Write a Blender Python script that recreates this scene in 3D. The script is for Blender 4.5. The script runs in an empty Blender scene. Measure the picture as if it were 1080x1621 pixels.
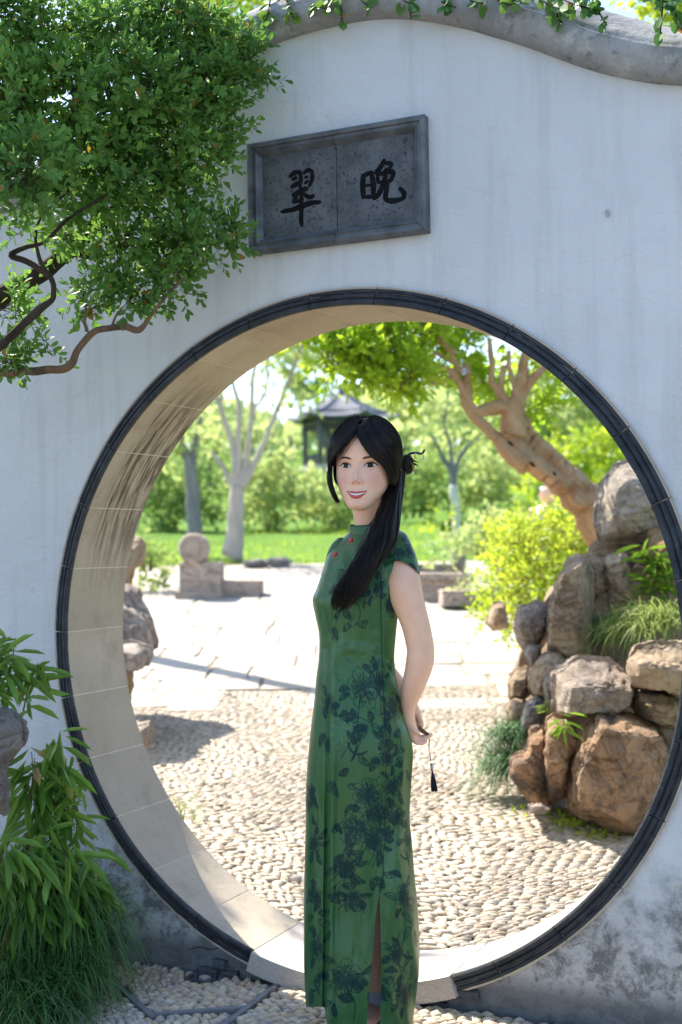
import bpy, math, random
import numpy as np
from mathutils import Vector, Matrix

rng = np.random.default_rng(7)
random.seed(7)
sc = bpy.context.scene
col = sc.collection

# ------------------------------------------------------------ camera
F, YAW, PIT, ROL = 2023.82, .4378, .0288, -.0167
CAM = np.array([1.6258, -3.4581, .2726])
_c, _s = math.cos(YAW), math.sin(YAW)
RH = np.array([_c, _s, 0.]); FH = np.array([-_s, _c, 0.]); UP = np.array([0, 0, 1.])
_c, _s = math.cos(PIT), math.sin(PIT)
_f = FH * _c + UP * _s; _u = -FH * _s + UP * _c
_c, _s = math.cos(ROL), math.sin(ROL)
CR = RH * _c + _u * _s; CU = -RH * _s + _u * _c; CF = _f
cam_d = bpy.data.cameras.new('camera')
cam_o = bpy.data.objects.new('camera', cam_d); col.objects.link(cam_o)
cam_d.sensor_fit = 'VERTICAL'; cam_d.sensor_height = 36.0; cam_d.lens = F / 1621 * 36
cam_d.clip_start = .05; cam_d.clip_end = 600
M = Matrix([[*CR], [*CU], [*(-CF)]]).transposed().to_4x4()
M.translation = Vector(CAM)
cam_o.matrix_world = M
cam_d.dof.use_dof = True; cam_d.dof.focus_distance = 3.55; cam_d.dof.aperture_fstop = 3.0
sc.camera = cam_o

# ------------------------------------------------------------ sky, sun, exposure
SUN_DIR = Vector((-.60, .28, .75)).normalized()          # towards the sun
w = bpy.data.worlds.new('World'); sc.world = w; w.use_nodes = True
nt = w.node_tree; nt.nodes.clear()
sky = nt.nodes.new('ShaderNodeTexSky'); sky.sky_type = 'NISHITA'; sky.sun_disc = False
sky.sun_elevation = math.asin(SUN_DIR.z)
sky.sun_rotation = math.atan2(SUN_DIR.x, SUN_DIR.y)
sky.air_density = 1.0; sky.dust_density = 1.0; sky.ozone_density = 2.5
bg = nt.nodes.new('ShaderNodeBackground'); bg.inputs['Strength'].default_value = .112
wo = nt.nodes.new('ShaderNodeOutputWorld')
nt.links.new(sky.outputs[0], bg.inputs[0]); nt.links.new(bg.outputs[0], wo.inputs[0])
sd = bpy.data.lights.new('sun', 'SUN'); sd.energy = 4.0; sd.angle = math.radians(.53); sd.color = (1, .93, .8)
so = bpy.data.objects.new('sun', sd); col.objects.link(so)
so.rotation_euler = (-SUN_DIR).to_track_quat('-Z', 'Y').to_euler()
so.location = (-6, 4, 8)
sc.view_settings.view_transform = 'Standard'; sc.view_settings.look = 'None'
sc.view_settings.gamma = 1; sc.view_settings.use_curve_mapping = False
sc.view_settings.exposure = 1.72
sc.render.engine = 'CYCLES'
sc.cycles.use_denoising = True
sc.cycles.max_bounces = 8; sc.cycles.transparent_max_bounces = 4
sc.cycles.sample_clamp_indirect = 8

# ------------------------------------------------------------ helpers
def P(px, py, u):
    """world point that the photograph shows at pixel (px,py), u metres away (horizontal depth)"""
    d = (px - 540) / F * CR - (py - 810.5) / F * CU + CF
    return CAM + d * (u / (d @ FH))
def PA(q, u):
    q = np.asarray(q, float); u = np.broadcast_to(np.asarray(u, float), q.shape[:-1])
    d = ((q[..., 0] - 540) / F)[..., None] * CR - ((q[..., 1] - 810.5) / F)[..., None] * CU + CF
    return CAM + d * (u / (d @ FH))[..., None]
def PY(px, py, y):
    d = (px - 540) / F * CR - (py - 810.5) / F * CU + CF
    return CAM + d * ((y - CAM[1]) / d[1])
def proj(X):
    d = np.asarray(X, float) - CAM; k = d @ CF
    return np.stack([540 + F * (d @ CR) / k, 810.5 - F * (d @ CU) / k], -1)
def ud(X): return (np.asarray(X, float) - CAM) @ FH

def _hash(ix, iy, iz):
    n = (ix * 374761393 + iy * 668265263 + iz * 2147483647 + 1274126177) & 0xffffffff
    n = ((n ^ (n >> 13)) * 1274126177) & 0xffffffff
    n = ((n ^ (n >> 16)) * 2246822519) & 0xffffffff
    return ((n ^ (n >> 15)) & 0xffff) / 65535.0
def vnoise(p):
    p = np.asarray(p, float); i = np.floor(p).astype(np.int64); f = p - i; f = f * f * (3 - 2 * f)
    r = 0
    for a in (0, 1):
        for b in (0, 1):
            for c in (0, 1):
                wgt = (f[..., 0] if a else 1 - f[..., 0]) * (f[..., 1] if b else 1 - f[..., 1]) * (f[..., 2] if c else 1 - f[..., 2])
                r = r + wgt * _hash(i[..., 0] + a, i[..., 1] + b, i[..., 2] + c)
    return r * 2 - 1
def fbm(p, oct=4, lac=2.1, gain=.5):
    p = np.asarray(p, float); r = 0; a = 1
    for k in range(oct):
        r = r + a * vnoise(p + 17.3 * k); p = p * lac; a *= gain
    return r

def thing(name, label, cat, loc, group=None):
    loc = np.asarray(loc, float)
    o = bpy.data.objects.new(name, None); col.objects.link(o)
    o.location = Vector(loc); o.empty_display_size = .05
    tag(o, label, cat, group)
    return o
def tag(o, label, cat, group=None):
    o['label'] = label; o['category'] = cat
    if group: o['group'] = group
    return o
def wloc(o):
    r = np.zeros(3)
    while o is not None: r = r + np.array(o.location); o = o.parent
    return r
def mesh(name, V, faces, smooth=True, sharp=None):
    """faces: int array (n,k) or list of such arrays / of index tuples"""
    me = bpy.data.meshes.new(name)
    V = np.asarray(V, np.float32)
    if isinstance(faces, np.ndarray): faces = [faces]
    if len(faces) and not isinstance(faces[0], np.ndarray):
        d = {}
        for f in faces: d.setdefault(len(f), []).append(f)
        faces = [np.array(x, np.int32) for x in d.values()]
    loops = np.concatenate([f.ravel() for f in faces]).astype(np.int32)
    tot = np.concatenate([np.full(len(f), f.shape[1], np.int32) for f in faces])
    st = np.concatenate([[0], np.cumsum(tot)[:-1]]).astype(np.int32)
    me.vertices.add(len(V)); me.vertices.foreach_set('co', V.ravel())
    me.loops.add(len(loops)); me.loops.foreach_set('vertex_index', loops)
    me.polygons.add(len(tot)); me.polygons.foreach_set('loop_start', st); me.polygons.foreach_set('loop_total', tot)
    me.polygons.foreach_set('use_smooth', np.full(len(tot), smooth, bool))
    me.update(calc_edges=True); me.validate()
    if sharp is not None and smooth: me.set_sharp_from_angle(angle=math.radians(sharp))
    return me
def obj(name, V, faces, mat, parent=None, smooth=True, sharp=None, kind=None, origin=None):
    org = wloc(parent) if origin is None else np.asarray(origin, float)
    me = mesh(name, np.asarray(V, float) - org, faces, smooth, sharp)
    if mat is not None: me.materials.append(mat)
    o = bpy.data.objects.new(name, me); col.objects.link(o)
    if parent is not None: o.parent = parent
    else: o.location = Vector(org)
    if kind: o['kind'] = kind
    return o
def put(name, me, mw, parent):
    o = bpy.data.objects.new(name, me); col.objects.link(o)
    L = Matrix.Translation(Vector(-wloc(parent))); o.matrix_local = L @ mw; o.parent = parent
    return o
class MB:
    def __init__(s): s.V = []; s.Fq = []; s.n = 0
    def add(s, V, faces):
        V = np.asarray(V, float)
        if isinstance(faces, np.ndarray): faces = [faces]
        elif len(faces) and not isinstance(faces[0], np.ndarray):
            d = {}
            for f in faces: d.setdefault(len(f), []).append(f)
            faces = [np.array(x) for x in d.values()]
        s.V.append(V); s.Fq += [f + s.n for f in faces]; s.n += len(V); return s
    def box(s, c, h, M=None):
        b = np.array([[x, y, z] for x in (-1, 1) for y in (-1, 1) for z in (-1, 1)], float) * np.array(h)
        if M is not None: b = b @ np.asarray(M).T
        return s.add(b + np.array(c), np.array([[0, 1, 3, 2], [4, 6, 7, 5], [0, 4, 5, 1], [2, 3, 7, 6], [0, 2, 6, 4], [1, 5, 7, 3]]))
    def get(s): return np.concatenate(s.V), s.Fq
    def build(s, name, mat, parent=None, **k):
        V, Fq = s.get(); return obj(name, V, Fq, mat, parent, **k)
def grid_faces(n, m, wrap=False):
    i = np.arange(n - 1)[:, None]; j = np.arange(m if wrap else m - 1)[None, :]; j2 = (j + 1) % m
    return np.stack([i * m + j, i * m + j2, (i + 1) * m + j2, (i + 1) * m + j], -1).reshape(-1, 4)
def crom(pts, n):
    """Catmull-Rom resample of rows (any dimension) to n rows"""
    pts = np.asarray(pts, float); k = len(pts)
    if k == 2:
        t = np.linspace(0, 1, n)[:, None]; return pts[0] * (1 - t) + pts[1] * t
    e = np.vstack([2 * pts[0] - pts[1], pts, 2 * pts[-1] - pts[-2]])
    t = np.linspace(0, k - 1 - 1e-9, n); i = t.astype(int); f = (t - i)[:, None]
    a, b, c, d = e[i], e[i + 1], e[i + 2], e[i + 3]
    return .5 * (2 * b + (c - a) * f + (2 * a - 5 * b + 4 * c - d) * f ** 2 + (3 * b - a - 3 * c + d) * f ** 3)
def tube(pts, rad, sides=8, n=None, cap=True, lump=0, ridge=None):
    """V,F of a tapered tube through pts"""
    pts = np.asarray(pts, float); rad = np.broadcast_to(np.asarray(rad, float), (len(pts),))
    if n: r = crom(np.c_[pts, rad], n); pts, rad = r[:, :3], np.maximum(r[:, 3], 1e-4)
    T = np.gradient(pts, axis=0); T /= np.linalg.norm(T, axis=1)[:, None] + 1e-12
    up = np.array([0, 0, 1.]) if abs(T[0, 2]) < .9 else np.array([1., 0, 0])
    N = np.zeros_like(T); v = up - T[0] * (up @ T[0]); N[0] = v / np.linalg.norm(v)
    for i in range(1, len(T)):
        v = N[i - 1] - T[i] * (N[i - 1] @ T[i]); N[i] = v / (np.linalg.norm(v) + 1e-12)
    B = np.cross(T, N); a = np.linspace(0, 2 * np.pi, sides, endpoint=False)
    rr = rad[:, None] * np.ones(sides)
    if ridge:
        q = np.linspace(0, ridge[2], len(pts))[:, None]
        rr = rr * (1 + ridge[0] * (np.sin(a[None] * ridge[1] + q) + .6 * np.sin(a[None] * (ridge[1] + 2) - q * 1.3 + 1) + .5 * vnoise(np.stack([np.cos(a)[None] * 2.2 + q * .35, np.sin(a)[None] * 2.2 + 0 * q, q * .8 + 0 * a[None]], -1)) * 2))
    V = pts[:, None] + rr[..., None] * (np.cos(a)[None, :, None] * N[:, None] + np.sin(a)[None, :, None] * B[:, None])
    if lump:
        nn = fbm(V * lump[0], 3); V = pts[:, None] + (V - pts[:, None]) * (1 + lump[1] * nn)[..., None]
    V = V.reshape(-1, 3); Fq = [grid_faces(len(pts), sides, True)]
    if cap:
        Fq.append(np.arange(sides)[::-1][None]); Fq.append((np.arange(sides) + (len(pts) - 1) * sides)[None])
    return V, Fq

# ------------------------------------------------------------ materials
class NT:
    def __init__(s, name):
        s.m = bpy.data.materials.new(name); s.m.use_nodes = True; s.t = s.m.node_tree; s.t.nodes.clear()
        s.out = s.n('OutputMaterial'); s.b = s.n('BsdfPrincipled'); s.l(s.b.outputs[0], s.out.inputs[0])
        s.pos = s.n('NewGeometry').outputs['Position']
    def n(s, t, **k):
        x = s.t.nodes.new('ShaderNode' + t)
        for a, b in k.items(): setattr(x, a, b)
        return x
    def l(s, a, b): s.t.links.new(a, b)
    def _in(s, node, i, v):
        if v is None: return
        if isinstance(v, bpy.types.NodeSocket): s.l(v, node.inputs[i])
        else: node.inputs[i].default_value = v
    def mapv(s, vec, scale=(1, 1, 1), loc=(0, 0, 0), rot=(0, 0, 0)):
        x = s.n('Mapping'); s.l(vec, x.inputs[0]); x.inputs['Scale'].default_value = scale
        x.inputs['Location'].default_value = loc; x.inputs['Rotation'].default_value = rot; return x.outputs[0]
    def noise(s, scale, detail=5, rough=.6, vec=None, dist=0):
        x = s.n('TexNoise'); s.l(vec or s.pos, x.inputs['Vector']); x.inputs['Scale'].default_value = scale
        x.inputs['Detail'].default_value = detail; x.inputs['Roughness'].default_value = rough; x.inputs['Distortion'].default_value = dist
        return x.outputs[0]
    def voro(s, scale, feature='F1', vec=None, out=0):
        x = s.n('TexVoronoi', feature=feature); s.l(vec or s.pos, x.inputs['Vector']); x.inputs['Scale'].default_value = scale; return x.outputs[out]
    def ramp(s, v, a, b, c0=0., c1=1.):
        x = s.n('MapRange'); x.clamp = True; s._in(x, 0, v); x.inputs[1].default_value = a; x.inputs[2].default_value = b
        x.inputs[3].default_value = c0; x.inputs[4].default_value = c1; return x.outputs[0]
    def math(s, op, a, b=None):
        x = s.n('Math', operation=op); s._in(x, 0, a); s._in(x, 1, b); return x.outputs[0]
    def mix(s, f, a, b, blend='MIX'):
        x = s.n('Mix', data_type='RGBA', blend_type=blend); s._in(x, 0, f)
        for i, v in ((6, a), (7, b)):
            if isinstance(v, (tuple, list)): v = tuple(v)[:3] + (1,)
            s._in(x, i, v)
        return x.outputs[2]
    def xyz(s, vec=None):
        x = s.n('SeparateXYZ'); s.l(vec or s.pos, x.inputs[0]); return x.outputs
    def bump(s, h, strength=.5, dist=.01):
        x = s.n('Bump'); x.inputs['Strength'].default_value = strength; x.inputs['Distance'].default_value = dist
        s.l(h, x.inputs['Height']); s.l(x.outputs[0], s.b.inputs['Normal']); return x
    def base(s, v, rough=.8, spec=.3):
        if isinstance(v, (tuple, list)): v = tuple(v)[:3] + (1,)
        s._in(s.b, 'Base Color', v); s._in(s.b, 'Roughness', rough); s._in(s.b, 'Specular IOR Level', spec); return s
def simple(name, c, rough=.6, spec=.4, c2=None, scale=20, metal=0, bump=0, bs=60, bd=.005):
    k = NT(name)
    v = c if c2 is None else k.mix(k.ramp(k.noise(scale), .35, .65), c, c2)
    k.base(v, rough, spec); k.b.inputs['Metallic'].default_value = metal
    if bump: k.bump(k.noise(bs, 6), bump, bd)
    return k.m
def leafmat(name, cs, trans=.4, rough=.45, spec=.35, tcol=None, patch=2.):
    """cs: three greens; varies per leaf and slowly through the plant"""
    k = NT(name); g = k.n('NewGeometry'); oi = k.n('ObjectInfo')
    r = k.math('FRACT', k.math('ADD', g.outputs['Random Per Island'], oi.outputs['Random']))
    a = k.mix(k.ramp(r, 0, 1), cs[0], cs[1])
    a = k.mix(k.ramp(k.noise(patch, 2), .45, .68), a, cs[2])
    yel = k.ramp(r, .985, .99)
    if len(cs) > 3: a = k.mix(yel, a, cs[3])
    k.base(a, rough, spec)
    t = k.n('BsdfTranslucent'); hs = k.n('HueSaturation'); k.l(a, hs.inputs['Color'])
    hs.inputs['Value'].default_value = 1.5; hs.inputs['Hue'].default_value = .485
    k.l(hs.outputs[0], t.inputs[0])
    mx = k.n('MixShader'); mx.inputs[0].default_value = trans
    k.l(k.b.outputs[0], mx.inputs[1]); k.l(t.outputs[0], mx.inputs[2]); k.l(mx.outputs[0], k.out.inputs[0])
    return k.m
def barkmat(name, c1, c2, scale=14, rough=.85, stretch=.25, bump=.6, c3=None, axis=None):
    k = NT(name); v = k.mapv(k.pos, (1, 1, stretch))
    if axis is not None:
        ax = Vector(axis).normalized(); e1 = ax.orthogonal().normalized(); e2 = ax.cross(e1); cv = k.n('CombineXYZ')
        for i, (d, f_) in enumerate(((e1, 1), (e2, 1), (ax, stretch))):
            x = k.n('VectorMath', operation='DOT_PRODUCT'); k.l(k.pos, x.inputs[0]); x.inputs[1].default_value = d * f_; k.l(x.outputs['Value'], cv.inputs[i])
        v = cv.outputs[0]
    a = k.mix(k.ramp(k.noise(scale, 6, .65, v), .38, .62), c1, c2)
    if c3: a = k.mix(k.ramp(k.noise(scale * .5, 4), .55, .7), a, c3)
    k.base(a, rough, .2); k.bump(k.noise(scale * 3, 8, .75, v), min(1, bump * 1.5), .03); return k.m
def rockmat(name, c1, c2, dark, amt=.5, sc_=3.2, pale=(.55, .5, .45)):
    k = NT(name)
    n1 = k.noise(sc_, 8, .68, dist=.8); n2 = k.noise(sc_ * 1.5, 9, .72, k.mapv(k.pos, (1, 1, .6), (3, 5, 1)), .9); n3 = k.noise(34, 7, .75)
    a = k.mix(k.ramp(n1, .40, .58), c1, c2)
    a = k.mix(k.math('MULTIPLY', k.ramp(k.noise(sc_ * 1.9, 8, .7, k.mapv(k.pos, loc=(9, 2, 4)), .6), .55, .66), .75), a, pale)
    a = k.mix(k.math('MULTIPLY', k.ramp(n2, .50, .60), amt), a, dark)
    a = k.mix(k.math('MULTIPLY', k.ramp(n3, .54, .68), .5), a, dark)
    a = k.mix(k.math('MULTIPLY', k.ramp(n3, .44, .3), .3), a, pale)
    k.base(a, .85, .25)
    vz = k.math('ABSOLUTE', k.math('SUBTRACT', k.noise(5, 6, .6, k.mapv(k.pos, (1, 1, 1.5), (1, 7, 3)), .6), .5)); crk = k.ramp(vz, .018, .0)
    h = k.math('ADD', k.noise(8, 9, .72, dist=.6), k.math('MULTIPLY', k.noise(55, 6, .78), .4)); h = k.math('SUBTRACT', h, k.math('MULTIPLY', crk, .35))
    k.bump(h, 1., .06)
    return k.m

# ------------------------------------------------------------ leaves
LEAF_UV = np.array([[0, 0], [-.44, .36], [-.42, .76], [0, 1], [.42, .76], [.44, .36]])   # (side, along)
def leaf_arrays(C, D, N, L, W, fold=.18, curl=.12):
    C, D, N = map(lambda a: np.asarray(a, float), (C, D, N)); n = len(C)
    L = np.broadcast_to(np.asarray(L, float), (n,)); W = np.broadcast_to(np.asarray(W, float), (n,))
    D = D / (np.linalg.norm(D, axis=1)[:, None] + 1e-9)
    S = np.cross(D, N); S /= np.linalg.norm(S, axis=1)[:, None] + 1e-9; N = np.cross(S, D)
    V = np.zeros((n, 6, 3))
    for k, (s, a) in enumerate(LEAF_UV):
        V[:, k] = C + S * (s * W)[:, None] + D * (a * L)[:, None] + N * ((abs(s) * fold * W - curl * a * a * L))[:, None]
    return V, (S, D, N)
def leaf_faces(n):
    i = np.arange(n)[:, None] * 6
    return np.concatenate([i + np.array([[0, 5, 4, 3]]), i + np.array([[0, 3, 2, 1]])])
_LU = None
def unit_leaf(mat, fold=.18, curl=.12):
    V = np.array([[s, a, abs(s) * fold - curl * a * a] for s, a in LEAF_UV])
    me = mesh('leaf', V, [np.array([[0, 5, 4, 3], [0, 3, 2, 1]])], smooth=False); me.materials.append(mat); return me
def foliage(parent, mat, C, D, N, L, W, n_parts=0, stuff_name='foliage', fold=.18, curl=.12):
    C = np.asarray(C); n = len(C); L = np.broadcast_to(np.asarray(L, float), (n,)); W = np.broadcast_to(np.asarray(W, float), (n,))
    V, (S, D2, N2) = leaf_arrays(C, D, N, L, W, fold, curl)
    keep = np.ones(n, bool)
    if n_parts:
        q = proj(C); vis = (q[:, 0] > 2) & (q[:, 0] < 1078) & (q[:, 1] > 2) & (q[:, 1] < 1619)
        face = np.abs(np.einsum('ij,ij->i', N2, CAM - C)) / np.linalg.norm(CAM - C, axis=1)
        score = L * W * face / ud(C) ** 3 * vis
        idx = np.argsort(-score)[:n_parts]; idx = idx[score[idx] > 0]; keep[idx] = False
        ul = unit_leaf(mat, fold, curl)
        for i in idx:
            m = Matrix(((S[i, 0] * W[i], D2[i, 0] * L[i], N2[i, 0] * L[i] * .5, C[i, 0]), (S[i, 1] * W[i], D2[i, 1] * L[i], N2[i, 1] * L[i] * .5, C[i, 1]),
                        (S[i, 2] * W[i], D2[i, 2] * L[i], N2[i, 2] * L[i] * .5, C[i, 2]), (0, 0, 0, 1)))
            put('leaf', ul, m, parent)
    if keep.any():
        Vk = V[keep].reshape(-1, 3)
        return obj(stuff_name, Vk, leaf_faces(keep.sum()), mat, parent, smooth=False, kind='stuff')
def rand_dirs(n, r=rng):
    v = r.normal(size=(n, 3)); return v / np.linalg.norm(v, axis=1)[:, None]
def sprigs(cent, rad, n_sprig, per, L, W, up=.25, out=.8, shell=.45, twig=.12, rnd=rng, flat=None):
    """leaf positions of n_sprig twigs in an ellipsoid clump: alternate leaves along each twig that points outwards"""
    cent = np.asarray(cent, float); rad = np.asarray(rad, float)
    d = rand_dirs(n_sprig, rnd); r = shell + (1 - shell) * rnd.random(n_sprig) ** .6
    base = cent + d * rad * r[:, None]
    ax = d * out + rand_dirs(n_sprig, rnd) * .6 + np.array([0, 0, up]); ax /= np.linalg.norm(ax, axis=1)[:, None]
    t = np.linspace(0, 1, per)
    C = base[:, None] + ax[:, None] * (t[None, :, None] * twig)
    side = np.cross(ax, rand_dirs(n_sprig, rnd)); side /= np.linalg.norm(side, axis=1)[:, None]
    b2 = np.cross(ax, side)
    ph = (np.arange(per) * 2.4)[None] + rnd.random(n_sprig)[:, None] * 6.28
    rad_d = side[:, None] * np.cos(ph)[..., None] + b2[:, None] * np.sin(ph)[..., None]
    D = rad_d * (.9 - .45 * t)[None, :, None] + ax[:, None] * (.45 + .6 * t)[None, :, None]
    N = ax[:, None] * 1. - rad_d * .5 + rnd.normal(size=D.shape) * .3 + np.array([0, 0, .5])
    n = n_sprig * per
    s = (.7 + .5 * rnd.random(n)) * np.tile(1 - .25 * t, n_sprig)
    return C.reshape(n, 3), D.reshape(n, 3), N.reshape(n, 3), L * s, W * s, (base, ax)
# ------------------------------------------------------------ ground
GF = -1.05
def gz(u):
    return np.interp(u, [-50, 4.2, 20, 30, 45, 70, 110, 160, 400], [-1.0, -1.0, .035, .75, 1.9, 4.6, 9.0, 12.0, 20.0])
def G(px, py):
    """point of the rear terrain seen at a pixel"""
    lo, hi = 3.5, 110
    us = np.linspace(lo, hi, 4000); X = PA(np.tile([[px, py]], (len(us), 1)), us)
    k = np.argmax(X[:, 2] < gz(us)); return X[k]
def onz(x, y): return gz((np.array([x, y]) - CAM[:2]) @ FH[:2])

m_earth = simple('forecourt_mortar', (.15, .13, .11), .95, .1, (.22, .2, .175), 18, bump=.5, bs=120)
fx = np.linspace(-12, 12, 49); fy = np.linspace(-14, .02, 30)
V = np.array([[x, y, GF] for y in fy for x in fx]); 
forecourt = obj('forecourt', V, grid_faces(len(fy), len(fx)), m_earth, kind='structure', smooth=False)

k = NT('grass_ground'); n1 = k.noise(.9, 6, .65); n2 = k.noise(14, 5, .7)
a = k.mix(k.ramp(n1, .35, .65), (.07, .16, .018), (.12, .23, .03)); a = k.mix(k.ramp(n2, .5, .7, 0, .6), a, (.16, .22, .05))
k.base(a, .9, .1); k.bump(n2, .8, .05); m_grassgnd = k.m
gx = np.concatenate([np.linspace(-170, -34, 12), np.linspace(-30, 30, 61), np.linspace(34, 120, 12)])
gy = np.concatenate([np.linspace(.318, 40, 80), np.linspace(42, 165, 40)])
V = np.array([[x, y, 0] for y in gy for x in gx]); uu = (V[:, :2] - CAM[:2]) @ FH[:2]
V[:, 2] = gz(uu) - .012 + np.clip(uu - 20, 0, 8) * .012 * fbm(V * .35, 3)
lawn = obj('lawn', V, grid_faces(len(gy), len(gx)), m_grassgnd, kind='structure')

k = NT('plaza_bed'); k.base(k.mix(k.ramp(k.noise(30, 5), .35, .65), (.22, .185, .14), (.31, .265, .21)), .95, .1); k.bump(k.noise(90, 5), .6, .01); m_bed = k.m
def plz(l, u, dz=0):
    l, u = np.asarray(l, float), np.asarray(u, float)
    X = CAM[None, :2] + RH[None, :2] * l[..., None].reshape(-1, 1) + FH[None, :2] * u[..., None].reshape(-1, 1)
    return np.c_[X, gz(u.ravel()) + dz]
# outline of the plaza in (lateral, depth): cut by the wall line on the near side
pu = np.linspace(2.2, 20.2, 73); pl = np.linspace(-9, 8, 60)
V = plz(*[q.ravel() for q in np.meshgrid(pl, pu)])
Fq = grid_faces(len(pu), len(pl)); cen = V[Fq].mean(1); lat = (cen - CAM) @ RH; cu_ = ud(cen)
okf = (V[Fq][:, :, 1].min(1) > .32) & (lat < 1.9 + .17 * cu_ * (cu_ > 9) + .6) & (lat > -.45 * cu_ + .2)
plaza = obj('plaza', V, Fq[okf], m_bed, kind='structure')
near = np.array([[-3.5, .316, -1.0], [3., .316, -1.0], [3., .8, -1.0], [-3.5, .8, -1.0]])
near[:, 2] = -1.006
strip = obj('threshold_strip', near, [np.array([[0, 1, 2, 3]])], m_bed, kind='structure')

# pebbles ----------------------------------------------------
def dome(nseg=7):
    a = np.linspace(0, 2 * np.pi, nseg, endpoint=False)
    V = [[math.cos(t), math.sin(t), -.35] for t in a] + [[.86 * math.cos(t + .2), .86 * math.sin(t + .2), .45] for t in a] + [[0, 0, .95]]
    Fq = [(i, (i + 1) % nseg, nseg + (i + 1) % nseg, nseg + i) for i in range(nseg)] + [(nseg + i, nseg + (i + 1) % nseg, 2 * nseg) for i in range(nseg)]
    return np.array(V), Fq
DV, DF = dome(8)
def pebblemat(name, cs, rough=.6):
    k = NT(name); g = k.n('NewGeometry'); oi = k.n('ObjectInfo')
    r = k.math('FRACT', k.math('ADD', g.outputs['Random Per Island'], oi.outputs['Random']))
    cr = k.n('ValToRGB'); cr.color_ramp.interpolation = 'LINEAR'; el = cr.color_ramp.elements
    el[0].color = cs[0] + (1,); el[1].color = cs[-1] + (1,)
    for i, c in enumerate(cs[1:-1]): e = el.new((i + 1) / (len(cs) - 1)); e.color = c + (1,)
    k.l(r, cr.inputs[0]); v = k.mix(k.ramp(k.noise(70, 5), .4, .75, 0, .45), cr.outputs[0], (.12, .1, .08))
    k.base(v, rough, .4); k.bump(k.noise(160, 4), .25, .004); return k.m
m_peb_f = pebblemat('pebble_cool', [(.50, .43, .33), (.62, .50, .34), (.38, .33, .27), (.66, .56, .42), (.52, .43, .31), (.56, .40, .24), (.44, .39, .34)])
m_peb_b = pebblemat('pebble_warm', [(.44, .36, .27), (.54, .44, .31), (.30, .25, .20), (.52, .44, .34), (.38, .29, .20), (.47, .42, .36), (.33, .25, .17)], .6)
def rows(cx, cy, ang, half, lx, ly, rnd):
    """brick-like rows of pebbles in a rotated square patch"""
    n = int(half / lx) + 1; m = int(half / ly) + 1; out = []
    for j in range(-m, m + 1):
        off = rnd.random() * lx
        for i in range(-n, n + 1):
            x = i * lx + off + rnd.normal() * lx * .07; y = j * ly + rnd.normal() * ly * .1 + math.sin(i * .35 + j * .1) * ly * .5
            out.append((x, y))
    q = np.array(out); c, s = math.cos(ang), math.sin(ang)
    return np.c_[cx + q[:, 0] * c - q[:, 1] * s, cy + q[:, 0] * s + q[:, 1] * c], np.full(len(q), ang)
def lay_pebbles(parent, Q, A, lx, ly, hz, zf, mat, name, n_parts=300, tilt=.25):
    n = len(Q); s = .8 + .35 * rng.random((n, 3)); a = A + rng.normal(size=n) * .22
    z = zf(Q)
    V = DV[None] * np.stack([np.full(n, lx * .56) * s[:, 0], np.full(n, ly * .62) * s[:, 1], np.full(n, hz) * s[:, 2]], 1)[:, None]
    V = V * (1 + .16 * vnoise(DV[None] * 1.3 + rng.random((n, 1, 3)) * 90))[..., None]
    c, si = np.cos(a)[:, None], np.sin(a)[:, None]
    tx = rng.normal(size=(n, 1)) * tilt
    V[..., 2] += tx * V[..., 1]
    W = np.stack([V[..., 0] * c - V[..., 1] * si + Q[:, None, 0], V[..., 0] * si + V[..., 1] * c + Q[:, None, 1], V[..., 2] + z[:, None]], -1)
    C = np.c_[Q, z]; q = proj(C); vis = (q[:, 0] > 0) & (q[:, 0] < 1080) & (q[:, 1] > 0) & (q[:, 1] < 1621)
    return W, C, vis
def emit_pebbles(parent, W, C, pick, mat, name):
    for i in np.where(pick)[0]:
        o = obj(name, W[i] - C[i], DF, mat, None, origin=np.zeros(3)); o.parent = parent; o.location = Vector(C[i])
    r = np.where(~pick)[0]; nv = len(DV)
    b = (np.arange(len(r)) * nv)[:, None, None]
    q4 = np.array([f for f in DF if len(f) == 4]); q3 = np.array([f for f in DF if len(f) == 3])
    obj(name, W[r].reshape(-1, 3), [(q4[None] + b).reshape(-1, 4), (q3[None] + b).reshape(-1, 3)], mat, parent, kind='stuff')

# rear plaza: patches of long pebbles with changing direction
seeds = np.array([[-3.2, 5.4, .5], [-1.8, 5.4, -.4], [-.6, 5.3, .3], [-1.6, 1.0, .35], [-.4, .9, -.5], [.5, 1.1, .9], [-1.0, 2.1, 1.1], [.1, 2.2, .1], [1.2, 1.2, .3], [-2.2, 2.2, -.3], [-1.6, 3.2, .45], [-.5, 3.1, -.7], [-2.9, 3.4, .8], [.5, 3.2, .6], [-2.1, 4.3, -.2], [-1.0, 4.4, .9], [-3.4, 4.6, .2], [-.2, 4.2, .2]])
Qs, As = [], []
for i, (x, y, a) in enumerate(seeds):
    q, aa = rows(x, y, a * .7, 1.35, .058, .0185, rng); d = ((q[:, None] - seeds[None, :, :2]) ** 2).sum(-1)
    kk = d.argmin(1) == i; Qs.append(q[kk]); As.append(aa[kk])
Q = np.concatenate(Qs); A = np.concatenate(As)
qu = (Q - CAM[:2]) @ FH[:2]; ql = (Q - CAM[:2]) @ RH[:2]
kk = (Q[:, 1] > .335) & (qu < 9.0 + .25 * np.sin(ql * 3)) & (ql > -2.7)
pp = proj(np.c_[Q, gz(qu)]); kk &= (pp[:, 0] > -150) & (pp[:, 0] < 1150)
Q, A = Q[kk], A[kk]
Wp, Cp, vis = lay_pebbles(plaza, Q, A, 0.058, .0185, .0095, lambda q: gz((q - CAM[:2]) @ FH[:2]) + .004, m_peb_b, 'pebble')
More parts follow.
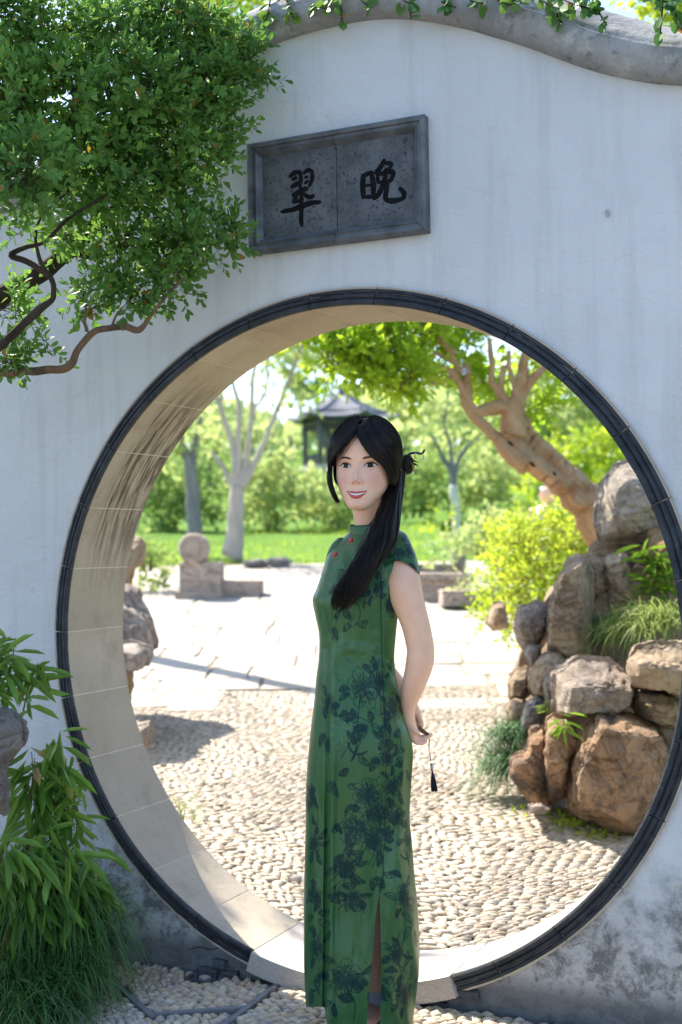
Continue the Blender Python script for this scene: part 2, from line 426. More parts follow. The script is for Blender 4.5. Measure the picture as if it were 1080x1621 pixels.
pq = proj(Cp); ring_ok = ((pq[:, 0] - 600) / 420) ** 2 + ((pq[:, 1] - 1010) / 490) ** 2 < 1
sc_ = np.where(vis & ring_ok & ~((pq[:, 0] > 478) & (pq[:, 0] < 660)), ud(Cp), 1e9); pick = np.zeros(len(Cp), bool); pick[np.argsort(sc_)[:300]] = True
emit_pebbles(plaza, Wp, Cp, pick, m_peb_b, 'pebble')

# flagstones beyond
m_flag = pebblemat('flagstone_pale', [(.40, .35, .285), (.47, .42, .345), (.36, .32, .275), (.44, .37, .30)], .8)
nu, nl = 17, 13
ue = 8.0 + np.cumsum(np.r_[0, .5 + .05 * np.arange(nu)]); ue = 8.0 + (ue - 8.0) * (12.1 / (ue[-1] - 8.0))
for i in range(nu):
    le = np.linspace(-.43 * ue[i] + .1, .19 * ue[i] + 1.5, nl) + rng.normal(size=nl) * .12
    for j in range(nl - 1):
        a, b = le[j] + .005, le[j + 1] - .005; c, d = ue[i] + .006, ue[i + 1] - .006
        jt = lambda: rng.normal() * .014 * (rng.random() < .6)
        if i == 0: c += .35 * rng.random() - .1
        if i < 2 and rng.random() < .18: continue
        ring = np.array([[a + abs(jt()), c + abs(jt())], [(a + b) / 2, c + abs(jt()) * .6], [b - abs(jt()), c + abs(jt())], [b - abs(jt()) * .4, (c + d) / 2], [b - abs(jt()), d - abs(jt())], [(a + b) / 2, d - abs(jt()) * .6], [a + abs(jt()), d - abs(jt())], [a + abs(jt()) * .4, (c + d) / 2]])
        cm = ring.mean(0); h = .010 + .006 * rng.random()
        inn = cm + (ring - cm) * .975
        V = np.concatenate([plz(ring[:, 0], ring[:, 1], -.005), plz(ring[:, 0], ring[:, 1], h - .006), plz(inn[:, 0], inn[:, 1], h)])
        if V[:, 1].min() < .33: continue
        Fq = [(n, (n + 1) % 8, 8 + (n + 1) % 8, 8 + n) for n in range(8)] + [(8 + n, 8 + (n + 1) % 8, 16 + (n + 1) % 8, 16 + n) for n in range(8)] + [tuple(range(16, 24))]
        o = obj('flagstone', V, Fq, m_flag, plaza, smooth=False)

# front paving: fan of pebbles round a dark flower, dividing tile strips, straight rows
def GP(px, py): X = CAM + (lambda d: d * ((GF - CAM[2]) / d[2]))((px - 540) / F * CR - (py - 810.5) / F * CU + CF); return X[:2]
fl = GP(325, 1551)
strips = [((246, 1612), (388, 1601)), ((352, 1632), (449, 1557)), ((186, 1566), (242, 1616))]
strips = [(GP(*a), GP(*b)) for a, b in strips]; strips[0] = (strips[0][0] - (strips[0][1] - strips[0][0]) * .0, strips[0][1])
def dseg(q, a, b):
    t = np.clip(((q - a) @ (b - a)) / ((b - a) @ (b - a)), 0, 1); return np.linalg.norm(q - (a + t[:, None] * (b - a)), axis=1)
Qs, As = [], []
r = .075; 
while r < 1.5:                                            # arcs round the flower
    n = int(2 * np.pi * r / .036); t = (np.arange(n) + rng.random()) / n * 2 * np.pi + rng.normal(size=n) * .08 / max(r, .1) * .05
    rr = r + rng.normal(size=n) * .0025
    Qs.append(np.c_[fl[0] + rr * np.cos(t), fl[1] + rr * np.sin(t)]); As.append(t + np.pi / 2 + .5 * np.sin(t * 3)); r += .0195
Qa = np.concatenate(Qs); Aa = np.concatenate(As)
l2a, l2b = strips[1]; sd_ = lambda q: (l2b[0] - l2a[0]) * (q[:, 1] - l2a[1]) - (l2b[1] - l2a[1]) * (q[:, 0] - l2a[0])
l1a, l1b = strips[0]; s1 = lambda q: (l1b[0] - l1a[0]) * (q[:, 1] - l1a[1]) - (l1b[1] - l1a[1]) * (q[:, 0] - l1a[0])
k1 = (sd_(Qa) > 0) & (s1(Qa) > 0)
qb, ab = rows(.3, -.6, .08, 1.7, .038, .0185, rng); k2 = sd_(qb) < 0
qc, ac = rows(-.6, -.9, -.25, 1.5, .036, .0185, rng); k3 = (sd_(qc) > 0) & (s1(qc) < 0)
Q = np.concatenate([Qa[k1], qb[k2], qc[k3]]); A = np.concatenate([Aa[k1], ab[k2], ac[k3]])
kk = (Q[:, 1] < -.006) & (Q[:, 1] > -1.7) & (abs(Q[:, 0]) < 1.9)
for a, b in strips: kk &= dseg(Q, a, b) > .017
pp = proj(np.c_[Q, np.full(len(Q), GF)]); kk &= (pp[:, 0] > -250) & (pp[:, 0] < 1300) & (pp[:, 1] < 2100)
Q, A = Q[kk], A[kk]
Wp, Cp, vis = lay_pebbles(forecourt, Q, A, .040, .020, .015, lambda q: np.full(len(q), GF + .002), m_peb_f, 'pebble')
pq = proj(Cp); sc_ = np.where(vis & (pq[:, 0] > 100) & ~((pq[:, 0] > 490) & (pq[:, 0] < 655)), ud(Cp), 1e9)
pick = np.zeros(len(Cp), bool); idx = np.argsort(sc_)[:260]; pick[idx[sc_[idx] < 1e8]] = True
emit_pebbles(forecourt, Wp, Cp, pick, m_peb_f, 'pebble')
m_tile = simple('grey_tile', (.16, .165, .17), .8, .2, (.22, .22, .215), 30, bump=.4, bs=80)
for a, b in strips:
    d = b - a; L = np.linalg.norm(d); d /= L; n = np.array([-d[1], d[0]]); nn = max(1, int(L / .16))
    for i in range(nn):
        c = a + d * (L * (i + .5) / nn); mb = MB()
        R3 = np.array([[d[0], n[0], 0], [d[1], n[1], 0], [0, 0, 1]])
        mb.box((c[0], c[1], GF + .004), (L / nn / 2 - .002, .0085, .011), R3); mb.build('tile_strip', m_tile, forecourt, smooth=False)
m_blue = pebblemat('pebble_dark', [(.05, .055, .065), (.09, .095, .11), (.04, .042, .05)], .5)
for ring_r, nn, s_ in ((.028, 8, .9), (.048, 12, 1.)):
    for i in range(nn):
        t = i / nn * 6.283; c = fl + ring_r * np.array([math.cos(t) * 1.15, math.sin(t)]); Wd = DV * [.013 * s_, .008, .012]
        ca, sa = math.cos(t + 1.2), math.sin(t + 1.2)
        o = obj('dark_pebble', np.c_[Wd[:, 0] * ca - Wd[:, 1] * sa, Wd[:, 0] * sa + Wd[:, 1] * ca, Wd[:, 2]], DF, m_blue, None, origin=np.zeros(3)); o.parent = forecourt; o.location = (c[0], c[1], GF + .002)
o = obj('pale_pebble', DV * [.024, .014, .015], DF, m_peb_f, None, origin=np.zeros(3)); o.parent = forecourt; o.location = (fl[0], fl[1], GF + .003)

# ------------------------------------------------------------ garden wall with moon gate
k = NT('white_plaster'); x, y, z = k.xyz()
big = k.noise(1.6, 6, .6); fine = k.noise(16, 9, .78, dist=.3); streak = k.noise(6, 6, .65, k.mapv(k.pos, (2.2, 1, .16)))
a = k.mix(k.ramp(big, .35, .7), (.70, .715, .73), (.60, .615, .63))
a = k.mix(k.math('MULTIPLY', k.ramp(streak, .50, .70), .38), a, (.44, .45, .44))
a = k.mix(k.math('MULTIPLY', k.ramp(k.noise(18, 6, .75, k.mapv(k.pos, (1, 1, .5), (4, 1, 2))), .68, .8), .07), a, (.40, .41, .42))
low = k.math('ADD', k.ramp(z, -.42, -.95), k.math('MULTIPLY', k.math('SUBTRACT', k.noise(2.6, 8, .68), .5), 2.4))
a = k.mix(k.math('MULTIPLY', k.math('MULTIPLY', k.ramp(low, .15, .62), k.ramp(z, -.3, -.6)), .95), a, k.mix(k.ramp(fine, .42, .56), (.13, .135, .135), (.45, .45, .44)))
a = k.mix(k.math('MULTIPLY', k.ramp(k.math('ADD', k.ramp(z, -.88, -1.03), k.math('MULTIPLY', k.math('SUBTRACT', fine, .5), 1.5)), .35, .7), .8), a, (.10, .105, .11))
k.base(a, .85, .2)
pk = k.ramp(k.noise(7, 8, .72, dist=1.2), .6, .66)
h = k.math('ADD', k.math('MULTIPLY', k.noise(22, 8, .75), .6), k.math('MULTIPLY', pk, -.06)); h = k.math('ADD', h, k.math('MULTIPLY', k.noise(5, 5, .6, k.mapv(k.pos, (1, 1, 1.6)), .8), 1.2))
k.bump(h, .8, .016); m_plaster = k.m

tc = np.array([[-6, 1.7], [-4.5, 1.35], [-3.4, 1.62], [-2.4, 1.72], [-1.8, 1.52], [-1.2, 1.46], [-.72, 1.63], [-.32, 1.822], [.02, 1.868], [.273, 1.835], [.542, 1.725], [.811, 1.585], [1.03, 1.512], [1.25, 1.49], [1.55, 1.53], [2.1, 1.72], [2.7, 1.74], [3.5, 1.5], [5, 1.6]])
_tc = crom(tc, 400)
def topz(x): return np.interp(x, _tc[:, 0], _tc[:, 1])
WY0, WY1 = .015, .315
A = np.linspace(0, 2 * np.pi, 480, endpoint=False); ca, sa = np.cos(A), np.sin(A)
rr = np.linspace(1.0, 8, 3000); Rm = np.zeros(len(A))
for i in range(len(A)):
    X = rr * ca[i]; Z = rr * sa[i]; bad = (X < -5.5) | (X > 4.5) | (Z < -1.3) | (Z > topz(X) + .03); Rm[i] = rr[np.argmax(bad)]
ts = np.r_[0, np.linspace(.01, 1, 14) ** 1.5]
mb = MB()
rad = 1.034 + (Rm[None] - 1.034) * ts[:, None]
X = rad * ca; Z = rad * sa
Vf = np.stack([X, np.full_like(X, WY0), Z], -1); Vf[..., 1] += .003 * fbm(np.stack([X * 2.1, X * 0, Z * 2.1], -1), 3)
Vb = np.stack([X, np.full_like(X, WY1), Z], -1)
n = len(A)
fw = grid_faces(len(ts), n, True); mb.add(Vf.reshape(-1, 3), fw[:, ::-1]); mb.add(Vb.reshape(-1, 3), fw)
rim = np.concatenate([Vf[-1], Vb[-1]]); mb.add(rim, grid_faces(2, n, True))
hole = np.concatenate([Vf[0] + [0, .004, 0], Vb[0]]); mb.add(hole, grid_faces(2, n, True)[:, ::-1])
Vw, Fw_ = mb.get()
wall = obj('garden_wall', Vw, Fw_, m_plaster)
tag(wall, 'white plastered garden wall with a wavy top and a round moon gate', 'wall')

# coping
k = NT('grey_render'); n1 = k.noise(5, 8, .7, dist=.5); n2 = k.noise(22, 7, .72)
a = k.mix(k.ramp(n1, .35, .62), (.40, .40, .39), (.24, .245, .25)); a = k.mix(k.ramp(n2, .55, .68, 0, .75), a, (.09, .092, .088))
a = k.mix(k.math('MULTIPLY', k.ramp(k.noise(11, 6, .65, k.mapv(k.pos, loc=(3, 3, 3))), .58, .66), .6), a, (.52, .52, .51))
k.base(a, .9, .2); k.bump(k.math('ADD', n1, k.math('MULTIPLY', n2, .6)), .8, .02); m_render = k.m
prof = np.array([[.02, -.012], [-.018, -.006], [-.03, .004], [-.042, .03], [-.046, .062], [-.04, .078], [-.028, .083], [-.026, .09], [.0, .112], [.06, .15], [.12, .178], [.165, .186], [.21, .178], [.27, .15], [.33, .112], [.356, .09], [.376, .062], [.372, .03], [.36, .004], [.31, -.012]])
xs = np.linspace(-5.4, 4.4, 420); V = np.zeros((len(xs), len(prof), 3))
dz = np.gradient(topz(xs), xs); nrm = np.stack([-dz, np.ones_like(dz)], 1); nrm /= np.linalg.norm(nrm, axis=1)[:, None]
V[..., 0] = xs[:, None] + nrm[:, :1] * prof[None, :, 1]; V[..., 2] = topz(xs)[:, None] + nrm[:, 1:] * prof[None, :, 1]; V[..., 1] = prof[None, :, 0]
V += (.006 * fbm(V * 9, 4) * (np.arange(len(prof)) % (len(prof) - 1) > 0)[None])[..., None]
obj('coping', V.reshape(-1, 3), grid_faces(len(xs), len(prof), True), m_render, wall)

# ring of dark brick mouldings, soffit stones
k = NT('dark_ring'); n1 = k.noise(12, 8, .7); 
tg = k.noise(30, 6, .7)
a = k.mix(k.ramp(n1, .35, .65), (.016, .019, .025), (.05, .057, .067)); a = k.mix(k.ramp(tg, .6, .7, 0, .5), a, (.13, .135, .14))
k.base(a, .75, .35); k.bump(k.math('ADD', n1, tg), .6, .008); m_ring = k.m
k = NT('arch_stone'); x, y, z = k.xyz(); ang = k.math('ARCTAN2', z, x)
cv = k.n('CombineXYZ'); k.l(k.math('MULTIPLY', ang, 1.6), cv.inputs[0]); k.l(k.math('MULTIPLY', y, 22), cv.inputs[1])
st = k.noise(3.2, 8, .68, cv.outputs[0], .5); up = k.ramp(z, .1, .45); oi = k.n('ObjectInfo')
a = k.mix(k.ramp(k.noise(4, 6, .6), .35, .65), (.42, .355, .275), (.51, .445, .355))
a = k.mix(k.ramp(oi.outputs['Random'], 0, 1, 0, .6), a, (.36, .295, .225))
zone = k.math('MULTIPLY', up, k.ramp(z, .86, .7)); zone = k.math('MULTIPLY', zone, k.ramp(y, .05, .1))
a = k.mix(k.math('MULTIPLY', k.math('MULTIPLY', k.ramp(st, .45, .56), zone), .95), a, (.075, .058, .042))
a = k.mix(k.math('MULTIPLY', k.ramp(k.noise(7, 8, .72), .52, .68), .4), a, (.22, .175, .13))
pit = k.ramp(k.voro(55), .16, .07); a = k.mix(k.math('MULTIPLY', k.math('MULTIPLY', pit, k.ramp(k.noise(9, 3), .5, .58)), .85), a, (.1, .08, .06))
k.base(a, .8, .25); k.bump(k.math('SUBTRACT', k.noise(30, 8, .7), k.math('MULTIPLY', pit, .5)), .35, .008); m_arch = k.m
m_mortar = simple('lime_mortar', (.75, .68, .58), .95, .1, (.62, .55, .46), 40)
A0, DA = math.radians(251.9), math.radians(12.1); AE = math.radians(-70.5)
mort = MB(); t = np.linspace(A0, AE, 200)
for (r, y0, y1) in ((1.0012, .004, .313),):
    g = np.array([[[r * math.cos(q), y, r * math.sin(q)] for y in (y0, y1)] for q in t]); mort.add(g.reshape(-1, 3), grid_faces(len(t), 2))
rp = np.array([[1.053, .034], [1.052, .006], [1.047, -.001], [1.040, -.003], [1.036, .002], [1.031, -.006], [1.024, -.009], [1.020, -.003], [1.015, -.012], [1.006, -.016], [1.0005, -.012], [1.0005, .0], [1.03, .034]])
rm = np.array([[1.045, .019], [1.044, .0045], [1.036, .0055], [1.006, .0005], [1.0035, .004], [1.02, .019]])
g = np.array([[[r * math.cos(q), y, r * math.sin(q)] for r, y in rm] for q in t]); mort.add(g.reshape(-1, 3), grid_faces(len(t), len(rm), True))
mort.build('mortar', m_mortar, wall)
def ring_piece(a0, a1, n=10):
    t = np.linspace(a0, a1, n)
    V = np.array([[[r * math.cos(q), y, r * math.sin(q)] for r, y in rp] for q in t]); V += (.0012 * fbm(V * 60, 3))[..., None] * .6
    return V.reshape(-1, 3), [grid_faces(n, len(rp), True), np.arange(len(rp))[None], (np.arange(len(rp)) + (n - 1) * len(rp))[::-1][None]]
def arch_piece(a0, a1, n=10, r0=1.0, r1=1.055, y0=.002, y1=.315):
    t = np.linspace(a0, a1, n); pr = [(r0, y0), (r0, (y0 + y1) / 2), (r0, y1), (r1, y1), (r1, y0)]
    V = np.array([[[r * math.cos(q), y, r * math.sin(q)] for r, y in pr] for q in t]).reshape(-1, 3)
    return V, [grid_faces(n, 5, True), np.arange(5)[None], (np.arange(5) + (n - 1) * 5)[::-1][None]]
gap = .0016
i = 0
while A0 - i * DA > AE + .02:
    a0, a1 = A0 - i * DA - gap, max(A0 - (i + 1) * DA, AE) + gap
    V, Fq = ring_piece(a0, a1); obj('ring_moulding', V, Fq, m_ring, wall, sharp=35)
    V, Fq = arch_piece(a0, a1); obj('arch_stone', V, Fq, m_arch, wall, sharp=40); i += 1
k = NT('granite'); sp = k.noise(190, 3, .8); a = k.mix(k.ramp(sp, .35, .65), (.36, .31, .27), (.55, .5, .46)); a = k.mix(k.ramp(k.noise(5, 5), .45, .75, 0, .5), a, (.34, .27, .22))
k.base(a, .7, .35); k.bump(sp, .3, .004); m_granite = k.m
V, Fq = arch_piece(A0 + gap, math.radians(289.3), 24, 1.0, 1.062, -.022, .318); obj('sill_stone', V, Fq, m_granite, wall, sharp=40)
m_dkstone = simple('dark_masonry', (.05, .055, .062), .85, .2, (.12, .125, .13), 14, bump=.9, bs=30, bd=.02)
for (px, py, w_, h_) in ((333, 1543, 34, 26), (366, 1548, 30, 24), (350, 1524, 26, 16), (392, 1561, 22, 16), (742, 1572, 34, 13), (722, 1577, 14, 9), (695, 1590, 30, 12), (660, 1596, 34, 14)):
    c = PY(px, py, .01); mb = MB(); mb.box(c, (w_ / 2 / 560, .012 + .006 * rng.random(), h_ / 2 / 590)); V, Fq = mb.get()
    V = V + rng.normal(size=V.shape) * .003; obj('brick', V, Fq, m_dkstone, wall, smooth=False)
m_crack = simple('crack_dark', (.05, .05, .05), .95, .1)
for path in ([(905, 1497), (935, 1489), (962, 1488), (985, 1491), (1003, 1490), (1008, 1478), (1020, 1470), (1032, 1462), (1050, 1466), (1085, 1472)], [(300, 1502), (318, 1499), (334, 1503), (346, 1500)]):
    q = crom(np.array(path, float), 60); q += rng.normal(size=q.shape) * .7; V, Fq = tube(np.array([PY(a, b, .0155) for a, b in q]), .0016 * (.6 + .8 * rng.random(60)), 5); obj('crack', V, Fq, m_crack, wall)
m_chip = simple('chip_grey', (.48, .48, .48), .95, .1, (.3, .3, .3), 60)
for px, py, r in ((962, 339, 4.5), (735, 588, 5)):
    c = PY(px, py, .014); a = np.linspace(0, 6.283, 11)[:-1]; rr = r / 580 * (.6 + .6 * rng.random(10)); ring = np.c_[c[0] + rr * np.cos(a), np.full(10, .0118), c[2] + rr * np.sin(a + .5 * np.cos(a)) * 1.5]
    obj('plaster_chip', np.concatenate([ring, ring + [0, .006, 0]]), [(i, (i + 1) % 10, 10 + (i + 1) % 10, 10 + i) for i in range(10)] + [tuple(range(10))], m_chip, wall, smooth=False)

# ------------------------------------------------------------ name plaque
k = NT('slate_panel'); n1 = k.noise(11, 7, .65); sp = k.noise(75, 5, .8)
a = k.mix(k.ramp(n1, .35, .65), (.075, .085, .095), (.14, .152, .165)); a = k.mix(k.ramp(sp, .55, .62, 0, .9), a, (.02, .023, .028)); a = k.mix(k.ramp(sp, .36, .28, 0, .6), a, (.33, .345, .36))
k.base(a, .8, .25); k.bump(sp, .5, .004); m_panel = k.m
m_pframe = simple('slate_frame', (.055, .064, .074), .5, .5, (.14, .156, .172), 14, bump=.4, bs=60)
m_ink = simple('black_carving', (.004, .005, .006), .8, .1, (.012, .013, .015), 40, bump=.4, bs=90)
PX0, PX1, PZ0, PZ1 = -.287, .3035, 1.188, 1.531
plaque = thing('name_plaque', 'dark slate name plaque with two carved characters set in the white wall above the gate', 'plaque', ((PX0 + PX1) / 2, 0, PZ0))
FPS = 1.25
fp = np.array([[0, .018], [0, -.012], [.008, -.018], [.016, -.016], [.018, -.010], [.026, -.010], [.030, -.014], [.038, -.006], [.046, .004], [.046, .018]]); fp[:, 1] = np.where(fp[:, 1] < .01, fp[:, 1] * FPS, fp[:, 1])
cs_ = [(PX0, PZ0, 1, 1), (PX1, PZ0, -1, 1), (PX1, PZ1, -1, -1), (PX0, PZ1, 1, -1)]
for i in range(4):
    a, b = cs_[i], cs_[(i + 1) % 4]; V = []
    ends = [(a, .0), (b, 0)]
    halves = [(0, .5), (.5, 1)] if i in (0, 2) else [(0, 1)]
    for h0, h1 in halves:
        V = []
        for tt in (h0, h1):
            for (d, y) in fp:
                A1 = np.array([a[0] + a[2] * d, y, a[1] + a[3] * d]); B1 = np.array([b[0] + b[2] * d, y, b[1] + b[3] * d])
                p = A1 * (1 - tt) + B1 * tt; dirn = (B1 - A1) / np.linalg.norm(B1 - A1)
                p = p + dirn * (.0009 if tt == h0 else -.0009); V.append(p)
        V = np.array(V); nn = len(fp); obj('frame', V, [grid_faces(2, nn, True), np.arange(nn)[None], (np.arange(nn) + nn)[::-1][None]], m_pframe, plaque, sharp=25)
mid = (PX0 + PX1) / 2 + .002
for x0, x1 in ((PX0 + .044, mid - .0012), (mid + .0012, PX1 - .044)):
    mb = MB(); mb.box(((x0 + x1) / 2, .011, (PZ0 + PZ1) / 2), ((x1 - x0) / 2, .009, (PZ1 - PZ0) / 2 - .044)); mb.build('panel', m_panel, plaque, smooth=False)
strokes = {0: [([(218, 372), (245, 350), (282, 343)], 22), ([(282, 343), (284, 400), (272, 428)], 20), ([(232, 388), (262, 377)], 17), ([(228, 432), (258, 415), (280, 405)], 22),
               ([(300, 352), (325, 333), (350, 336)], 19), ([(350, 336), (351, 385), (335, 427)], 20), ([(306, 378), (328, 370)], 13), ([(306, 412), (330, 394)], 15),
               ([(238, 482), (290, 452), (326, 440)], 25), ([(285, 430), (280, 470)], 20), ([(262, 470), (240, 527)], 23), ([(297, 470), (335, 492), (364, 482)], 21), ([(250, 522), (300, 502)], 17),
               ([(180, 576), (240, 564), (300, 541), (345, 526), (393, 521)], 24), ([(287, 470), (288, 560), (286, 620), (291, 662)], 22)],
           1: [([(652, 362), (650, 430), (654, 494)], 25), ([(652, 366), (700, 345)], 20), ([(700, 345), (712, 420), (712, 497)], 25), ([(660, 425), (705, 418)], 12), ([(660, 490), (712, 490)], 18),
               ([(776, 272), (750, 322), (722, 352)], 23), ([(772, 290), (818, 296), (800, 332)], 19), ([(736, 365), (740, 410)], 17), ([(740, 360), (800, 342), (830, 350), (815, 397)], 22), ([(742, 407), (815, 393)], 16),
               ([(786, 332), (776, 400), (746, 470), (715, 502)], 24), ([(800, 400), (790, 450), (785, 502), (830, 514), (888, 500)], 23), ([(888, 500), (893, 470), (866, 438)], 21)]}
for ci, ss in strokes.items():
    mb = MB()
    for pts, wd in ss:
        q = crom(np.array(pts, float), 14) / 3.724 + [400, 180]; X = np.array([PY(a, b, .002) for a, b in q])
        t = np.linspace(0, 1, 14); r = wd * 1.42 / 3.724 / 2 / 560 * (.8 + .3 * np.sin(t * 3.14) + .12 * rng.normal(size=14) * .5)
        pe = [X[0] - (X[1] - X[0]) * .9]; X2 = np.vstack([pe, X, [X[-1] + (X[-1] - X[-2]) * .9]]); r2 = np.r_[r[0] * .3, r, r[-1] * .25]
        V, Fq = tube(X2, r2, 10); V[:, 1] = .002 + (V[:, 1] - .002) * .32; mb.add(V, Fq)
    mb.build('carved_character', m_ink, plaque)

# ------------------------------------------------------------ woman
UW = 3.5; MPX = UW / F
def PW(px, py, off=0.): return P(px, py, UW + off)
def PWA(q, off): return PA(q, UW + np.asarray(off, float))
footc = PW(575, 1600); footc[2] = GF + .012
woman = thing('person', 'smiling woman in a long green floral dress standing in front of the round gate', 'person', footc)
k = NT('skin'); n1 = k.noise(24, 4, .5)
k.base(k.mix(k.math('MULTIPLY', k.n('Attribute', attribute_name='blush').outputs['Fac'], .6), k.mix(k.ramp(n1, .3, .7), (.82, .49, .34), (.87, .555, .40)), (.66, .25, .18)), .46, .35); k.bump(k.noise(900, 3), .08, .001)
k.b.inputs['Subsurface Weight'].default_value = .18; k.b.inputs['Subsurface Radius'].default_value = (.9, .35, .2); k.b.inputs['Subsurface Scale'].default_value = .01
m_skin = k.m
k = NT('black_hair'); g = k.n('NewGeometry'); r_ = g.outputs['Random Per Island']
k.base(k.mix(k.ramp(r_, .2, 1), (.003, .003, .0035), (.018, .014, .012)), k.ramp(r_, 0, 1, .34, .5), .35); m_hair = k.m

# head: lofted slices with a modelled face
H = .240
psi, rol = math.radians(16), math.radians(.6)
v_ = -FH; hy = v_ * math.cos(psi) - RH * math.sin(psi); hx0 = RH * math.cos(psi) + v_ * math.sin(psi)
hx = hx0 * math.cos(rol) - UP * math.sin(rol); hz = UP * math.cos(rol) + hx0 * math.sin(rol)
HO = PW(565.3, 737, -.075) - hy * .078 - hz * (.5 * H)
def HW(x, y, z): return HO + np.asarray(x)[..., None] * hx + np.asarray(y)[..., None] * hy + np.asarray(z)[..., None] * hz
ht = np.array([[0, .012, .072, .050], [.02, .025, .079, .040], [.06, .0335, .0845, .022], [.12, .0455, .0855, -.005], [.2, .0585, .084, -.03], [.3, .0690, .0815, -.055],
               [.4, .0750, .0795, -.075], [.5, .0768, .078, -.088], [.6, .0770, .0805, -.096], [.7, .0765, .0805, -.099], [.8, .073, .0735, -.095], [.88, .063, .058, -.083], [.94, .048, .038, -.064], [.98, .027, .014, -.036], [1., .003, -.008, -.014]])
_htd = crom(ht, 300)
def hpar(t): return [np.interp(t, _htd[:, 0], _htd[:, i]) for i in (1, 2, 3)]
def gs(a, s): return np.exp(-(a / s) ** 2)
def feat(x, t):
    t = np.interp(t, [0, .05, .118, .185, .285, .33, .5, 1], [0, .075, .15, .216, .345, .385, .5, 1]); x = x / 1.12; d = 0
    br = np.clip((t - .335) / .055, 0, 1) * np.clip((.60 - t) / .16, 0, 1)
    d = d + 1.2 * gs(x, .0065 + .004 * np.clip((.46 - t) / .1, 0, 1)) * br * np.interp(t, [.35, .385, .42, .5, .56, .62], [.012, .0185, .0145, .0065, .003, 0])
    d = d + .0065 * gs(abs(x) - .0115, .0048) * gs(t - .375, .022) - .003 * gs(abs(x) - .0195, .004) * gs(t - .36, .03)
    d = d - .0078 * gs(abs(x) - .031, .0155) * gs(t - .505, .05) - .0035 * gs(abs(x) - .015, .007) * gs(t - .525, .035)
    d = d + .0020 * gs(abs(x) - .030, .02) * gs(t - .60, .03)
    d = d + .0045 * gs(abs(x) - .036, .017) * gs(t - .355, .07)
    d = d + .0040 * gs(x, .026) * gs(t - .225, .06) + .0022 * gs(x, .017) * gs(t - .245, .013) + .0028 * gs(x, .016) * gs(t - .182, .016) - .0030 * gs(x, .02) * gs(t - .145, .016)
    d = d - .0012 * gs(x, .003) * gs(t - .285, .03) - .0020 * gs(abs(x) - .030 - (.28 - t) * .02, .004) * gs(t - .265, .06)
    d = d + .0035 * gs(x, .017) * gs(t - .075, .04)
    return d
NE = 2.25
def HS(x, z):
    t = np.asarray(z) / H; hw, f, b = hpar(t); s = np.clip((np.abs(x) / hw) ** (NE / 2), 0, .999)
    return (f + b) / 2 + (f - b) / 2 * (np.sqrt(1 - s * s)) ** (2 / NE) + feat(np.asarray(x), t)
def SP(t, az, off=0.):
    """point on the head (numpy), az 0 = face, + = image right"""
    hw, f, b = hpar(t); s, c = np.sin(az), np.cos(az)
    ex = 2 / NE
    x = (hw + off) * np.sign(s) * np.abs(s) ** ex; y = (f + b) / 2 + ((f - b) / 2 + off) * np.sign(c) * np.abs(c) ** ex
    return x, y, np.asarray(t) * H + off * np.clip((np.asarray(t) - .75) / .25, 0, 1) ** 2
tt = np.r_[np.linspace(0, .06, 10)[:-1], np.linspace(.06, .66, 130), np.linspace(.67, 1, 36)]
aa = np.concatenate([np.linspace(-math.pi / 2, math.pi / 2, 190), np.linspace(math.pi / 2, 1.5 * math.pi, 50)[1:-1]])
T_, A_ = np.meshgrid(tt, aa, indexing='ij'); x, y, z = SP(T_, A_)
y = y + feat(x, T_) * np.clip(np.cos(A_) * 2.2, 0, 1)
hv = HW(x, y, z).reshape(-1, 3); na = len(aa)
bodyM = MB()
bodyM.add(hv, [grid_faces(len(tt), na, True), np.arange(na)[::-1][None], (np.arange(na) + (len(tt) - 1) * na)[None]])
# ears
for sx in (-1, 1):
    c = HW(np.array(sx * .0765), np.array(-.012), np.array(.47 * H)); a = np.linspace(0, 6.283, 14, endpoint=False)
    pts = [c + hz * (.027 * math.sin(q) - .002 * math.cos(q)) - hy * (.013 * math.cos(q)) + hx * sx * (.006 + .005 * math.cos(q)) for q in np.linspace(.3, 5.6, 12)]
    bodyM.add(*tube(pts, .0042, 7)); bodyM.add(*tube([c - hz * .022, c - hz * .0, c + hz * .02], [.006, .009, .006], 8, 6))
# neck, torso under the dress, arms, legs
def px_tube(rows, sides=20, n=24):
    R = crom(np.array(rows, float), n); pts = PWA(R[:, :2], R[:, 2]); return tube(pts, R[:, 3] * MPX, sides)
bodyM.add(*px_tube([(590, 880, .03, 40), (587, 850, .03, 27), (584, 828, .022, 23.5), (582, 806, .01, 23.5), (582, 780, .005, 26)]))
DR = np.array([  # py, left px, right px, half depth (m), depth offset
 (843, 552, 626, .045, .015), (849, 545, 638, .058, .012), (856, 536, 644, .07, .01), (866, 527, 649, .084, .006), (880, 518, 650, .097, .003), (899, 512, 647, .108, 0), (928, 503, 640, .117, 0), (945, 495.8, 633, .122, 0),
 (957, 495.5, 630, .122, 0), (974, 499, 630, .117, 0), (1004, 505, 627, .107, 0), (1039, 505, 624.5, .104, 0), (1071, 501, 627, .113, 0), (1105, 498, 634, .127, 0), (1130, 495, 639, .136, 0), (1165, 491, 650, .148, 0),
 (1190, 489, 654, .152, 0), (1215, 486.5, 653, .153, 0), (1260, 484, 650, .15, 0), (1300, 484, 649, .146, 0), (1340, 483, 653, .146, 0), (1380, 482, 656, .146, 0), (1430, 481, 661, .146, 0), (1480, 481, 664, .146, 0),
 (1530, 481.5, 664, .146, 0), (1570, 483, 660, .146, 0), (1600, 485, 656, .146, 0), (1630, 487, 653, .146, 0)], float)
_drd = crom(DR, 700)
def dpar(py): return [np.interp(py, _drd[:, 0], _drd[:, i]) for i in (1, 2, 3, 4)]
